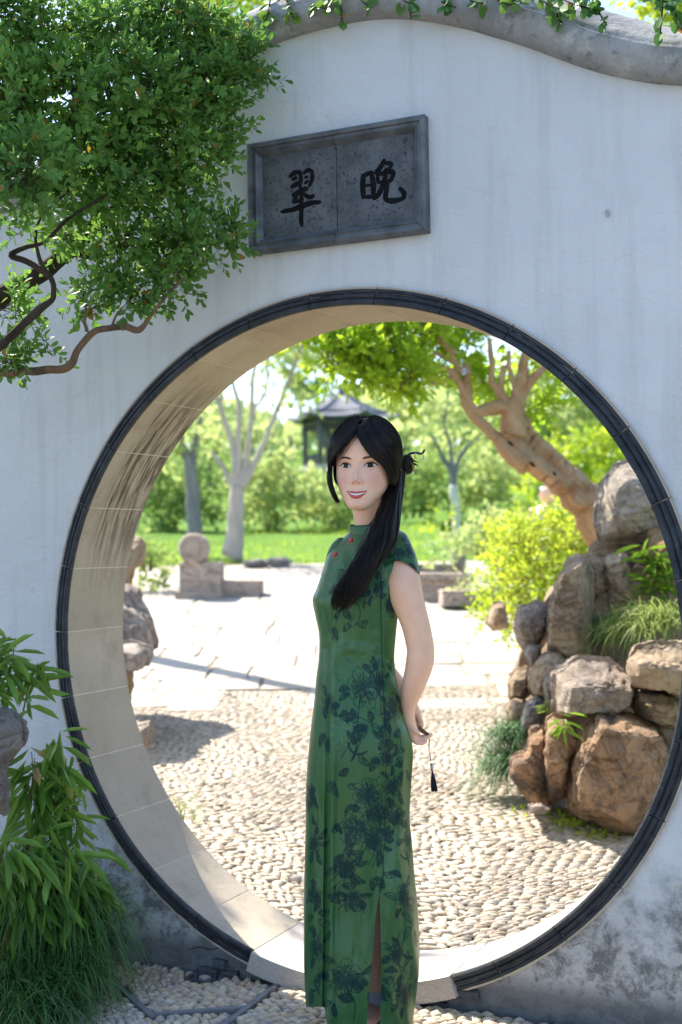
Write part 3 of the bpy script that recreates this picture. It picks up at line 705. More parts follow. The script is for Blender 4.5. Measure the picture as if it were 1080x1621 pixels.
shear = lambda py: np.interp(py, [840, 880, 960, 1060, 1200, 1630], [.45, .5, .35, .2, .12, .1])
R_ = np.linspace(850, 1300, 40); th = np.linspace(0, 2 * np.pi, 40, endpoint=False)
PYg, TH = np.meshgrid(R_, th, indexing='ij'); L_, Rr, dh, do = dpar(PYg); xc = (L_ + Rr) / 2; hw = (Rr - L_) / 2 * .86
pxg = xc + hw * np.sin(TH); offg = do - dh * .86 * np.cos(TH) - shear(PYg) * (pxg - xc) * MPX
V = PWA(np.stack([pxg, PYg], -1), offg).reshape(-1, 3)
bodyM.add(V, [grid_faces(40, 40, True), np.arange(40)[::-1][None], (np.arange(40) + 39 * 40)[None]])
ARM = [(612, 868, -.03, 18), (625, 880, -.065, 22.5), (633, 903, -.084, 26.5), (639, 930, -.095, 28), (647, 955, -.098, 25), (655.5, 980, -.1, 22.4), (662, 1005, -.1, 21.4), (666, 1030, -.098, 21.2), (665, 1046, -.094, 21.6), (661, 1064, -.086, 20), (653.5, 1088, -.07, 17.6), (648, 1110, -.05, 13.8), (646.5, 1128, -.038, 10.6), (648, 1145, -.03, 10.2)]
bodyM.add(*px_tube(ARM, 24, 60))
bodyM.add(*px_tube([(560, 872, .05, 16), (548, 888, .09, 20), (556, 940, .13, 23), (560, 1000, .16, 23), (590, 1045, .16, 21), (622, 1080, .11, 18), (644, 1106, .06, 13.5), (654, 1122, .035, 9.5), (659, 1132, .028, 9)], 20, 50))
def px_chain(rows, sides=10, n=14, flat=None):
    R = crom(np.array(rows, float), n); return tube(PWA(R[:, :2], R[:, 2]), R[:, 3] * MPX, sides)
for ch in ([(647, 1136, -.03, 9.5), (650.5, 1152, -.03, 10), (653.5, 1165, -.028, 8.2), (655, 1171, -.027, 5.5)],          # near palm
           [(648, 1138, -.018, 8), (652.5, 1152, -.014, 9), (656, 1163, -.01, 7.5)],
           [(652.5, 1167, -.030, 4.6), (658, 1174, -.032, 4.2), (665.5, 1176.5, -.028, 4.0), (672, 1175, -.024, 3.6), (676.5, 1172.5, -.022, 2.6)],   # index
           [(655, 1163, -.018, 4.4), (662, 1169.5, -.018, 4.2), (671, 1169.5, -.014, 3.9), (679.5, 1165.5, -.012, 3.5), (684.5, 1161, -.012, 2.5)],      # middle
           [(656, 1160, -.006, 4.2), (664, 1166, -.002, 4), (672, 1167, .004, 3.6), (679, 1163.5, .006, 2.6)],            # ring
           [(656, 1158, .004, 3.6), (662, 1164, .011, 3.3), (669, 1166, .016, 3), (674, 1163, .018, 2.3)],               # little
           [(648, 1146, -.036, 5.2), (653.5, 1153, -.043, 4.6), (659, 1158, -.042, 4.2), (664, 1160, -.038, 3)],          # thumb
           [(656, 1126, .03, 8.5), (661, 1136, .028, 7.6), (662, 1146, .03, 6)],                                          # far palm
           [(662, 1134, .018, 5), (666, 1141, .010, 4.4), (667.5, 1147, .006, 4.0), (667, 1152, .004, 2.8)],              # far thumb
           [(659, 1142, .04, 4), (654, 1150, .045, 3.8), (650, 1154, .038, 3.5), (648, 1153, .03, 2.6)],
           [(661, 1145, .043, 4), (657, 1154, .05, 3.8), (652, 1160, .045, 3.4), (649, 1160, .036, 2.5)],
           [(663, 1147, .046, 3.8), (660, 1157, .053, 3.6), (655, 1164, .05, 3.2), (652, 1165, .042, 2.4)],
           [(664, 1147, .05, 3.4), (663, 1156, .058, 3.2), (659, 1163, .058, 2.9), (656, 1165, .05, 2.2)]):
    bodyM.add(*px_chain(ch))
gnd = GF + .013
for px, off in ((593, .015), (556, .05)):
    hip = PW(px - (5 if px > 570 else -5), 1230, off); kn = PW(px, 1430, off - .01); an = PW(px - 1, 1588, off + .01); an[2] = max(an[2], gnd + .09)
    heel = an.copy(); heel[2] = gnd + .055
    bodyM.add(*tube([hip, (hip + kn) / 2, kn, kn * .6 + an * .4 + FH * .008, kn * .2 + an * .8, an, heel], [.082, .068, .052, .053, .036, .031, .034], 20, 40))
    fwd = -RH * .4 - FH * .917
    bodyM.add(*tube([heel - fwd * .03, heel + fwd * .05 - UP * .01, heel + fwd * .12 - UP * .03, heel + fwd * .17 - UP * .037], [.033, .034, .03, .016], 14, 14))
    # shoe
    mb = MB(); pr_ = np.array([[-.045, .012, .05], [-.04, .03, .058], [0, .036, .06], [.06, .038, .052], [.12, .042, .036], [.17, .036, .026], [.2, .018, .018], [.208, .004, .012]])
    side = np.cross(UP, fwd); a = np.linspace(0, 2 * np.pi, 16, endpoint=False); base = an.copy(); base[2] = gnd
    V = np.array([base + fwd * r[0] + side * r[1] * np.sign(np.cos(q)) * abs(np.cos(q)) ** .7 + UP * (r[2] * (.5 + .5 * math.sin(q)) if math.sin(q) > -.5 else 0) for r in crom(pr_, 18) for q in a])
    mb.add(V, [grid_faces(18, 16, True), np.arange(16)[::-1][None]]); mb.build('shoe', simple('shoe_black', (.02, .02, .025), .4), woman) if px > 570 else mb.build('shoe', bpy.data.materials['shoe_black'], woman)
    sk = an + UP * .012
    sq = MB(); sq.add(*tube([an - UP * .045, an, an + UP * .028], [.037, .034, .0345], 18, cap=False)); sq.build('sock', bpy.data.materials.get('sock_blue') or simple('sock_blue', (.36, .46, .56), .9), woman)
V, Fq = bodyM.get()
bm_ = mesh('tmp', V, Fq); to = bpy.data.objects.new('tmp', bm_); col.objects.link(to)
md = to.modifiers.new('r', 'REMESH'); md.mode = 'VOXEL'; md.voxel_size = .0026; md.adaptivity = 0
ms = to.modifiers.new('s', 'SMOOTH'); ms.factor = .5; ms.iterations = 3
ev = to.evaluated_get(bpy.context.evaluated_depsgraph_get()); bme = bpy.data.meshes.new_from_object(ev)
bpy.data.objects.remove(to); bpy.data.meshes.remove(bm_)
bme.name = 'body'; bme.polygons.foreach_set('use_smooth', np.ones(len(bme.polygons), bool)); bme.materials.clear(); bme.materials.append(m_skin)
bme.transform(Matrix.Translation(Vector(-footc)))
bco = np.zeros(len(bme.vertices) * 3, np.float32); bme.vertices.foreach_get('co', bco); bco = bco.reshape(-1, 3) + footc
hd = bco - HO; bx, by_, bz = hd @ hx, hd @ hy, hd @ hz; onf = (by_ > .02) & (bz > -.02) & (bz < H)
bl = onf * (gs(abs(bx) - .043, .02) * gs(bz / H - .34, .09) * .8 + gs(bx, .012) * gs(bz / H - .33, .04) * .35 + gs(bx, .02) * gs(bz / H - .07, .04) * .3 + gs(abs(bx) - .036, .018) * gs(bz / H - .545, .03) * .5)
ba = bme.attributes.new('blush', 'FLOAT', 'POINT'); ba.data.foreach_set('value', bl.astype(np.float32))
body = bpy.data.objects.new('body', bme); col.objects.link(body); body.parent = woman

# face details as thin domed pieces following the face
def facepatch(name, xs, zs, mat, off=.0012, bulge=0., parent=woman):
    """xs,zs: (n,m) grids in head coordinates"""
    y = HS(xs, zs) + off
    n, m = xs.shape
    if bulge: y = y + bulge * np.sin(np.linspace(0, np.pi, n))[:, None] * np.sin(np.linspace(0, np.pi, m))[None, :] ** .5
    return obj(name, HW(xs, y, zs).reshape(-1, 3), grid_faces(n, m), mat, parent)
m_white = simple('eye_white', (.62, .58, .56), .3, .3); m_iris = simple('iris_dark', (.010, .006, .004), .25, .25); m_lash = simple('lash_black', (.008, .006, .006), .6, .2)
m_brow = simple('brow_brown', (.10, .062, .045), .8, .1); m_lip = simple('lip_red', (.62, .10, .11), .3, .5, (.55, .08, .09), 200); m_teeth = simple('teeth_white', (.76, .72, .66), .2, .5); m_crease = simple('lid_crease', (.30, .16, .11), .6, .2)
m_nos = simple('nostril_dark', (.22, .09, .065), .8, .1)
S1 = np.linspace(-1, 1, 31)
for sx in (-1, 1):
    ex, ez = sx * .0345, .497 * H; hwid = .0178
    tilt = .0012
    ss = S1 * sx                                                       # +1 = outer corner
    zu = ez + .0069 * (1 - np.abs(S1) ** 2.4) + tilt * ss; zl = ez - .0036 * (1 - S1 ** 2) + tilt * ss
    X = ex + hwid * S1
    kk = np.linspace(0, 1, 9)[:, None]
    ew = facepatch('eye', np.tile(X, (9, 1)), zl[None] * (1 - kk) + zu[None] * kk, m_white, .0006, .0016)
    ir, ia = np.linspace(0, .0076, 6)[:, None], np.linspace(0, 6.283, 26)[None]
    ix, iz = ex + ir * np.cos(ia), ez + .0008 + ir * np.sin(ia); iz = np.clip(iz, np.interp(ix, X, zl) + .0001, np.interp(ix, X, zu) - .0001)
    yy = HS(ix, iz) + .0024; obj('iris', HW(ix, yy, iz).reshape(-1, 3), grid_faces(6, 26), m_iris, ew)
    # upper lash line with a small wing, lower lash, crease, brow
    Xl = ex + hwid * 1.0 * S1 + np.where(ss > .8, (ss - .8) * .012 * sx, 0); th_ = np.interp(ss, [-1, -.5, .3, 1], [.0010, .0024, .0032, .0016])
    facepatch('eyelash', np.stack([Xl, Xl, Xl]), np.stack([zu - .0005, zu + th_ * .5, zu + th_]), m_lash, .0022, .0006)
    facepatch('eyelash', np.stack([X, X]), np.stack([zl - .0006, zl + .0001]), m_crease, .0016)
    facepatch('eyelid_crease', np.stack([X, X])[:, 2:-1], np.stack([zu + .0042 - .0012 * S1 ** 2, zu + .0050 - .0012 * S1 ** 2])[:, 2:-1], m_crease, .0006)
    Xb = sx * np.linspace(.0165, .055, 24); q = np.linspace(0, 1, 24); zb = .578 * H + .0055 * np.sin(q * 2.3) - .0035 * q ** 2; tb = .0031 * (1 - q ** 3) * (.55 + .45 * np.minimum(1, q * 6)) + .0003
    facepatch('eyebrow', np.stack([Xb, Xb, Xb]), np.stack([zb - tb, zb, zb + tb * .8]), m_brow, .0006, .0008)
    nx, nz = sx * .0085, .302 * H; ra, an_ = np.linspace(0, 1, 4)[:, None], np.linspace(0, 6.283, 16)[None]
    facepatch('nostril', nx + .0026 * ra * np.cos(an_), nz + .0009 * ra * np.sin(an_) - 0 * ra, m_nos, .0006)
mw = .0278; S2 = np.linspace(-1, 1, 41); zc = .187 * H + .0066 * S2 ** 2; e1 = np.clip(1 - S2 ** 2, 0, 1); X = mw * S2; kk = np.linspace(0, 1, 7)[:, None]
ut = zc + .0054 * e1 ** .75 * (1 - .22 * gs(S2, .16)) + .0003; ub = zc + .0006 * e1; lt = zc - .0052 * e1 ** .9; lb = zc - .0142 * e1 ** .75 - .0002
facepatch('teeth', np.tile(X, (7, 1)), lt * (1 - kk) + ub * kk, m_teeth, .0006, .0006)
facepatch('lips', np.tile(X, (7, 1)), ub * (1 - kk) + ut * kk, m_lip, .0008, .0026)
facepatch('lips', np.tile(X, (7, 1)), lb * (1 - kk) + lt * kk, m_lip, .0008, .0036)
facepatch('lips', np.tile(X * 1.02, (2, 1)), np.stack([ub - .0004, ub + .0004]), m_lash, .0018)

# ---- hair
def strands(paths, r0, tip=.35, sides=4, n=16):
    mb = MB()
    for p in paths:
        q = crom(p, n); t = np.linspace(0, 1, n); mb.add(*tube(q, r0 * (1 - (1 - tip) * t ** 2.5), sides, cap=False))
    return mb
def scalp_path(keys, off0, off1, n=12):
    kq = crom(np.array(keys, float), n); off = np.linspace(off0, off1, n); x, y, z = SP(np.clip(kq[:, 0], 0, 1), np.radians(kq[:, 1]), off); return HW(x, y, z)
TAILP = crom(np.array([(626, 748, .03, 15), (624, 776, -.005, 13), (618, 808, -.07, 15.5), (609, 834, -.12, 20.5), (599, 860, -.15, 23.5), (584, 885, -.165, 22), (569, 910, -.17, 23), (554, 935, -.17, 24), (543, 955, -.165, 18), (537, 972, -.16, 6)], float), 26)
hp = []; fly = []
hr = np.random.default_rng(11)
PART = 1.5
for i in range(1000):                                     # right side: swept from the parting across the brow to the ear and nape
    s = hr.random() ** 1.2; j = lambda q: hr.normal() * q
    o0, o1 = .009 + .014 * hr.random(), .008 + .013 * hr.random()
    k0 = np.array([(.90, 1), (.78, 8), (.66, 19), (.57, 33), (.49, 48), (.38, 66), (.29, 86), (.25, 110), (.26, 135)], float)
    k1 = np.array([(1.0, 60), (.98, 72), (.93, 82), (.86, 90), (.76, 98), (.64, 108), (.50, 120), (.40, 135), (.34, 155)], float)
    kk = k0 * (1 - s) + k1 * s; kk[:, 1] += hr.normal() * 1.6; kk[1:, 1] += hr.normal(size=8) * .6
    hp.append(scalp_path(kk, o0, o1, 16))
for i in range(620):                                     # left side: curtain bang that ends loose beside the cheek
    s = hr.random(); o0, o1 = .009 + .013 * hr.random(), .009 + .013 * hr.random()
    if s < .5:
        q = s * 2; e = hr.random() ** .6 * .34
        kk = np.array([(.90 + .07 * q, 0 - 10 * q), (.79 + .11 * q, -10 - 24 * q), (.68 + .1 * q, -26 - 28 * q), (.54 + .08 * q, -55 - 18 * q), (.43 + .03 * q, -67 - 13 * q), (.32, -68 - 14 * q), (.23 - e * .5, -66 - 14 * q), (.13 + e, -62 - 14 * q)], float)
        kk[:, 1] += hr.normal() * 1.8; kk[1:, 1] += hr.normal(size=7) * .8; kk[-2:, 1] += hr.normal() * 4
        p = scalp_path(kk, o0, o1 + .004, 16); p[-6:] += -hx * np.linspace(0, .000 + .003 * hr.random(), 6)[:, None]; hp.append(p)
    else:
        q = (s - .5) * 2; kk = np.array([(.98, -20 - 60 * q), (.9, -62 - 30 * q), (.72, -84 - 34 * q), (.5, -100 - 40 * q), (.36, -125 - 30 * q)], float); kk[:, 1] += hr.normal() * 4
        hp.append(scalp_path(kk, o0, o1))
for i in range(260):                                     # crown to nape
    a = 80 + 190 * hr.random(); o0 = .010 + .014 * hr.random()
    hp.append(scalp_path([(1.0, a), (.93, a + hr.normal() * 3), (.78, a), (.58, a * .8 + 180 * .2 if a < 180 else a * .85 + 30), (.38, 150 + (a - 180) * .4)], o0, o0 + .002))
for i in range(420):                                     # crown
    a = 20 + 320 * hr.random(); hp.append(scalp_path([(1.0, a), (.99, a + hr.normal() * 4), (.965, a + hr.normal() * 3), (.92, a + hr.normal() * 2), (.84, a), (.74, a)], .013 + .007 * hr.random(), .011 + .009 * hr.random(), 14))
for i in range(26):                                      # wisps over the forehead
    q = hr.random(); sg = -1 if q < .65 else 1
    kk = np.array([(.90, 0), (.80, sg * (6 + 6 * q)), (.70, sg * (14 + 12 * q)), (.60, sg * (24 + 22 * q)), (.50, sg * (34 + 30 * q))], float); kk[:, 1] += hr.normal() * 3; fly.append(scalp_path(kk, .010, .006 + .008 * hr.random(), 16))
for i in range(60):                                      # flyaways
    a = hr.random() * 6.28; p = hp[int(hr.integers(len(hp)))].copy(); p = p + np.cumsum(hr.normal(size=p.shape), 0) * .0012 + (p - HO - hz * .13) * (.02 + .04 * hr.random()); fly.append(p)
hm = strands(hp, .0012, .2, 3, 18)
hm2 = strands(fly, .0007, .2, 3, 18); hm.add(*hm2.get())
tcap = np.linspace(.22, 1, 50); azc = np.radians(np.linspace(0, 360, 121)[:-1]); Tc, Ac = np.meshgrid(tcap, azc, indexing='ij')
x, y, z = SP(Tc, Ac, .0085 + .006 * np.clip((Tc - .84) / .1, 0, 1)); Vc = HW(x, y, z).reshape(-1, 3); fc = grid_faces(50, 120, True)
tf = Tc.ravel()[fc].mean(1); af = np.degrees(Ac.ravel()[fc]); af = np.where(af.max(1) - af.min(1) > 180, 0, af.mean(1)); af = np.where(af > 180, af - 360, af)
lim_r = np.interp(tf, [.2, .28, .38, .49, .57, .66, .78, .90], [130, 95, 73, 55, 40, 26, 14, 4]); lim_l = np.interp(tf, [.2, .33, .42, .53, .68, .78, .90], [128, 84, 74, 62, 32, 17, 4])
hm.add(Vc, fc[(af > lim_r) | (af < -lim_l)])
hair = hm.build('hair', m_hair, woman)
# ponytail brought forward over the near shoulder
tp = []
for i in range(1500):
    ph, rr_ = hr.random() * 6.283, math.sqrt(hr.random()) * (1.05 if hr.random() < .93 else 1.3)
    tw = np.linspace(0, 1.0, 26); a = ph + tw * .8 + .25 * np.sin(tw * 9 + ph * 3)
    end = int(16 + 10 * hr.random() ** .7); wv = rr_ * TAILP[:, 3]
    q = np.c_[TAILP[:, 0] + wv * np.cos(a) + (1.2 + 1.2 * hr.random()) * np.sin(tw * (6 + 4 * hr.random()) + ph * 5), TAILP[:, 1] + .25 * wv * np.sin(a)]; off = TAILP[:, 2] + wv * np.sin(a) * MPX * .8
    tp.append(PWA(q, off)[:end])
tm = strands(tp, .00105, .2, 3, 22)
R = TAILP.copy(); tm.add(*tube(PWA(R[:, :2], R[:, 2]), R[:, 3] * MPX * np.r_[np.full(16, .66), np.linspace(.64, .05, 10)], 16))
tm.build('ponytail', m_hair, woman)
# small bun with a hairpin behind the ear
bc = PW(645, 735, .06); bmb = MB()
for i in range(70):
    ax1, ax2 = rand_dirs(1, hr)[0], rand_dirs(1, hr)[0]; ax2 = np.cross(ax1, ax2); ax2 /= np.linalg.norm(ax2); r = .014 + .008 * hr.random(); a = np.linspace(0, 4.5, 12) + hr.random() * 6
    bmb.add(*tube(bc + (np.cos(a)[:, None] * ax1 + np.sin(a)[:, None] * ax2) * r * np.array([.85, .85, 1.25]), .0024, 4))
for i in range(14):
    e = PW(655 + 8 * hr.random(), 728 + 26 * hr.random(), .05 + .02 * hr.random()); bmb.add(*tube([bc, (bc + e) / 2 + UP * .006, e], [.002, .0016, .0006], 4, 8))
bmb.add(*tube([bc - UP * .022, bc, bc + UP * .022], [.008, .017, .008], 12, 10)); bmb.build('bun', m_hair, woman)
m_gold = simple('gold', (.55, .36, .1), .3, .5, metal=.9); m_pearl = simple('pearl', (.75, .72, .7), .2, .6); m_blackwood = simple('black_lacquer', (.01, .009, .009), .25, .5)
pin = MB(); pin.add(*tube([PW(640, 727, .05), PW(650, 718, .045), PW(660, 717, .04), PW(667, 718.5, .04), PW(671, 714.5, .04), PW(672, 711, .04)], [.003, .0034, .0034, .003, .0032, .002], 8, 24)); pinO = pin.build('hairpin', m_blackwood, woman)
def ball(c, r, n=8):
    t = np.linspace(0, np.pi, n); V = np.array([[math.sin(a) * math.cos(b), math.sin(a) * math.sin(b), math.cos(a)] for a in t for b in np.linspace(0, 6.283, 12, endpoint=False)]) * r + c
    return V, grid_faces(n, 12, True)
for px, py in ((658, 719), (671.5, 727), (655, 748)):
    obj('pearl', *ball(PW(px, py, .036), .0032), m_pearl, pinO)
gm = MB()
for a, b in (((668, 716), (671, 725)), ((657, 719), (654, 736)), ((654, 736), (659, 749)), ((650, 730), (655, 746)), ((656, 722), (660, 727))): gm.add(*tube([PW(*a, .037), PW((a[0] + b[0]) / 2 + 1, (a[1] + b[1]) / 2, .036), PW(*b, .037)], .0011, 5))
gm.build('dangle', m_gold, pinO)
obj('earring', *ball(PW(622.5, 762, -.02), .003), m_gold, woman)

# ---- dress with printed flowers
# print drawn on a canvas: s (arc coordinate, px) by py
CS, CX0, CY0 = 2.0, -300, 820
CWd, CHt = int(600 * CS), int(820 * CS)
ink = np.zeros((CHt, CWd), np.float32); pale = np.zeros((CHt, CWd), np.float32)
def line(cv, pts, w, val=1.):
    pts = np.asarray(pts, float)
    for a, b in zip(pts[:-1], pts[1:]):
        x0, x1 = sorted((a[0], b[0])); y0, y1 = sorted((a[1], b[1])); mg = w + 1
        i0, i1 = int((x0 - mg - CX0) * CS), int((x1 + mg - CX0) * CS) + 2; j0, j1 = int((y0 - mg - CY0) * CS), int((y1 + mg - CY0) * CS) + 2
        i0, j0, i1, j1 = max(i0, 0), max(j0, 0), min(i1, CWd), min(j1, CHt)
        if i0 >= i1 or j0 >= j1: continue
        X, Y = np.meshgrid(np.arange(i0, i1) / CS + CX0, np.arange(j0, j1) / CS + CY0)
        d = b - a; L2 = d @ d + 1e-9; t = np.clip(((X - a[0]) * d[0] + (Y - a[1]) * d[1]) / L2, 0, 1)
        r = np.hypot(X - a[0] - t * d[0], Y - a[1] - t * d[1]); v = np.clip((w / 2 - r) * CS * .8 + .5, 0, 1) * val
        cv[j0:j1, i0:i1] = np.maximum(cv[j0:j1, i0:i1], v)
def px2s(px, py):
    L, R, _, _ = dpar(py); return 85 * np.arcsin(np.clip((px - (L + R) / 2) / ((R - L) / 2), -.999, .999))
pr2 = np.random.default_rng(5)
def petal_flower(x, y, r, cv=ink, dens=1.):
    for ringr, n, pl in ((1., 8, .62), (.66, 7, .5), (.36, 5, .34)):
        a0 = pr2.random() * 6.28
        for i in range(n):
            a = a0 + (i + .5 * (pr2.random() - .5)) / n * 6.283; L = r * pl * (.85 + .35 * pr2.random()); wd = r * .42 * (ringr * .6 + .4) * (.8 + .4 * pr2.random())
            d = np.array([math.cos(a), math.sin(a)]); nn = np.array([-d[1], d[0]]); c = np.array([x, y]) + d * r * (ringr - pl) * .9
            q = np.linspace(-1, 1, 15); tipz = L * (1 - .55 * np.abs(q) ** 2.2 + .07 * np.sin(q * 9 + i)); pts = c + q[:, None] * wd * (1 - .3 * q ** 4)[:, None] * nn + tipz[:, None] * d
            pts = np.vstack([c - nn * wd * .25, pts, c + nn * wd * .25]); line(cv, pts, 1.2, .95)
            if dens > 0:
                for h in range(3 + int(3 * pr2.random())):
                    o = (pr2.random() - .5) * 1.5; e = c + nn * wd * o * .75 + d * L * (.35 + .4 * pr2.random()); line(cv, [c + nn * wd * o * .2, (c + e) / 2 + nn * pr2.normal() * .6, e], .9 + 1.3 * pr2.random(), .9)
def leaf2(x, y, a, L, w, fill=.85, cv=ink):
    t = np.linspace(0, 1, 10); d = np.array([math.cos(a), math.sin(a)]); n = np.array([-d[1], d[0]]); bend = .12 * L * np.sin(t * 3.14)
    mid = np.array([x, y]) + t[:, None] * L * d + bend[:, None] * n; wd = w * np.sin(t * 3.14) ** .8
    for s in (-1, 1): line(cv, mid + s * wd[:, None] * n, 1.5)
    line(cv, mid, 1.)
    for k_ in range(1, 9):
        for s in (-1, 1):
            if pr2.random() < fill: line(cv, [mid[k_], mid[min(k_ + 1, 9)] + s * wd[k_] * .95 * n], 1.0 + 1.2 * pr2.random(), .9)
def stem(pts, w=1.3, cv=ink): line(cv, crom(np.array(pts, float), 20), w)
def bird(x, y, s, a):
    d = np.array([math.cos(a), math.sin(a)]); n = np.array([-d[1], d[0]]); p = lambda u, v: np.array([x, y]) + s * (u * d + v * n)
    for w_, pts in ((.28, [p(-.5, 0), p(.5, 0)]), (.2, [p(.5, 0), p(.75, .05)]), (.22, [p(.1, 0), p(-.2, .6), p(-.7, .95)]), (.22, [p(.1, 0), p(-.1, -.6), p(-.5, -1.)]), (.1, [p(-.5, .03), p(-1.2, .25)]), (.1, [p(-.5, -.03), p(-1.2, -.2)])): line(ink, crom(np.array(pts), 8), s * w_, .92)
def at_(px, py): return px2s(px, py), py
FL = [(575, 1090, 34), (600, 1080, 22), (622, 1118, 22), (582, 1258, 27), (600, 1290, 25), (562, 1312, 27), (592, 1330, 22), (622, 1245, 20), (627, 1292, 17), (547, 1372, 17), (641, 1422, 22), (546, 1548, 30), (500, 1500, 20), (640, 1572, 27), (497, 1335, 16), (494, 1255, 13), (545, 925, 15), (575, 905, 20), (600, 930, 17), (612, 1200, 14), (520, 1110, 12), (615, 960, 12), (645, 1330, 14), (560, 1420, 12), (628, 1510, 14), (590, 868, 12), (500, 1420, 13)]
for px, py, r in FL: petal_flower(*at_(px, py), r, dens=1.3)
for i in range(40):
    a, b = FL[pr2.integers(len(FL))], None; x, y = at_(a[0], a[1]); a1 = pr2.random() * 6.28
    stem([(x, y), (x + 14 * math.cos(a1), y + 20 * math.sin(a1)), (x + 22 * math.cos(a1 + .5), y + 42 * math.sin(a1 + .3))])
for px, py, n in ((555, 1150, 6), (585, 1150, 6), (605, 1140, 4), (620, 1170, 6), (565, 1185, 4), (548, 1345, 5), (535, 1395, 5), (600, 1380, 4), (640, 1390, 4), (655, 1465, 4), (530, 1580, 6), (575, 1575, 5), (635, 1535, 5), (600, 1555, 4), (492, 1285, 4), (500, 1450, 4), (495, 1560, 4), (527, 985, 3), (560, 985, 3), (520, 1160, 3), (530, 1230, 3), (640, 1215, 4), (612, 1060, 3), (545, 1435, 3)):
    for i in range(n):
        a = pr2.random() * 6.28; x, y = at_(px, py); leaf2(x + 7 * math.cos(a), y + 8 * math.sin(a), a + pr2.normal() * .4, 16 + 13 * pr2.random(), 4 + 2.5 * pr2.random(), .9 if pr2.random() < .7 else .35)
for a, b in (((570, 1100), (540, 1200)), ((555, 1130), (590, 1150)), ((620, 1125), (630, 1200)), ((580, 1260), (590, 1350)), ((560, 1330), (520, 1400)), ((640, 1440), (625, 1520)), ((545, 1560), (560, 1615)), ((525, 945), (520, 1000)), ((500, 1260), (495, 1340)), ((545, 990), (560, 970))):
    x0, y0 = at_(*a); x1, y1 = at_(*b); stem([(x0, y0), ((x0 + x1) / 2 + 9, (y0 + y1) / 2), (x1, y1)], 1.5)
for a in FL:                                                 # leaves springing from behind every flower
    x, y = at_(a[0], a[1])
    for i in range(5):
        t = pr2.random() * 6.28; leaf2(x + a[2] * .85 * math.cos(t), y + a[2] * .85 * math.sin(t), t + pr2.normal() * .5, 12 + 14 * pr2.random(), 3 + 3 * pr2.random(), .95 if pr2.random() < .75 else .3)
bird(*at_(562, 1192), 17, 1.9); bird(*at_(645, 1358), 17, 1.2); bird(*at_(502, 1565), 15, .9)
stem([at_(515, 935), at_(522, 990), at_(530, 1000)], 1.2)
for q in (((532, 985), (545, 960), (565, 955), (570, 975), (560, 992)), ((520, 1420), (540, 1412), (548, 1425), (535, 1440))): line(ink, crom(np.array([at_(*p) for p in q]), 20), 1.6)
for i in range(70):                                          # unseen side: same kind of flowers
    s_ = (130 + 150 * pr2.random()) * (1 if pr2.random() < .5 else -1); y = 900 + 700 * pr2.random(); petal_flower(s_, y, 14 + 14 * pr2.random())
for i in range(14):                                          # faint tone-on-tone outlines woven in the silk
    x, y = -120 + 240 * pr2.random(), 880 + 720 * pr2.random(); petal_flower(x, y, 18 + 12 * pr2.random(), pale, .0)
# piping from collar to side, seam
for dx in (0, 4.5): stem([at_(553 + dx, 858), at_(540 + dx, 880), at_(522 + dx, 908), at_(508 + dx * .6, 932)], 1.2, pale); stem([at_(553 + dx, 858), at_(540 + dx, 880), at_(522 + dx, 908), at_(508 + dx * .6, 932)], 1.5, pale)
def blur(a):
    a = np.pad(a, 1, mode='edge'); return (a[:-2, 1:-1] + a[2:, 1:-1] + a[1:-1, :-2] + a[1:-1, 2:] + 4 * a[1:-1, 1:-1]) / 8
ink = blur(ink)
NU, NV = 620, 560
seam = lambda py: np.interp(py, [840, 900, 985, 1060, 1170, 1300, 1390, 1416, 1440, 1630], [600, 602, 604, 606, 610, 610, 606, 601, 599, 596])
sl = lambda py: np.interp(py, [840, 1412, 1440, 1455, 1520, 1580, 1630], [0, 0, 2.0, 4.0, 8.5, 13, 16]); sr = lambda py: np.interp(py, [840, 1412, 1440, 1455, 1520, 1600, 1630], [0, 0, 2.2, 3.4, 6., 6.4, 6])
U_ = np.linspace(0, 1, NU)[None]; Vv = np.linspace(0, 1, NV)[:, None]
py0 = 842 + (1630 - 842) * Vv * np.ones_like(U_)
def th_of(px, py): L, R, _, _ = dpar(py); return np.arcsin(np.clip((px - (L + R) / 2) / ((R - L) / 2), -.99, .99))
def build_th(py): a = th_of(seam(py) + sr(py), py); b = th_of(seam(py) - sl(py), py) + 2 * np.pi; return a + (b - a) * U_
TH = build_th(py0); L, R, dh, do = dpar(py0); px = (L + R) / 2 + (R - L) / 2 * np.sin(TH)
end = np.where(np.cos(TH) > -.2, 1594 + 34 / (1 + np.exp(-(px - 516.5) / .8)), 1590)
PYg = 842 + (end - 842) * Vv; TH = build_th(PYg); L, R, dh, do = dpar(PYg); xc = (L + R) / 2; hw = (R - L) / 2
px = xc + hw * np.sin(TH); cz = np.cos(TH); front = np.clip(cz * 3, 0, 1)
off = do - dh * np.sign(cz) * np.abs(cz) ** .85 - shear(PYg) * (px - xc) * MPX
am = np.interp(PYg, [960, 1010, 1150, 1350, 1630], [0, .5, .9, 1.5, 1.9])
fx_ = np.interp(PYg, [1000, 1300, 1630], [524, 521, 517])
off += front * am * (-.010 * gs(px - fx_ - 5, 6) + .014 * gs(px - fx_ + 3.5, 3.2) + .006 * gs(px - fx_ + 13, 7))
off += front * np.interp(PYg, [1380, 1450, 1630], [0, .6, 1]) * (-.006 * gs(px - seam(PYg) + 14, 8) - .006 * gs(px - seam(PYg) - 16, 9) + .004 * gs(px - 560, 10) + .004 * gs(px - 638, 8))
off += front * .0025 * gs(px - seam(PYg), 1.2) * (PYg < 1412)
q3 = np.stack([px / 26, PYg / 110, np.zeros_like(px)], -1); off += .012 * fbm(q3, 3) * np.interp(PYg, [842, 900, 1100, 1630], [.3, .5, .7, 1.1])
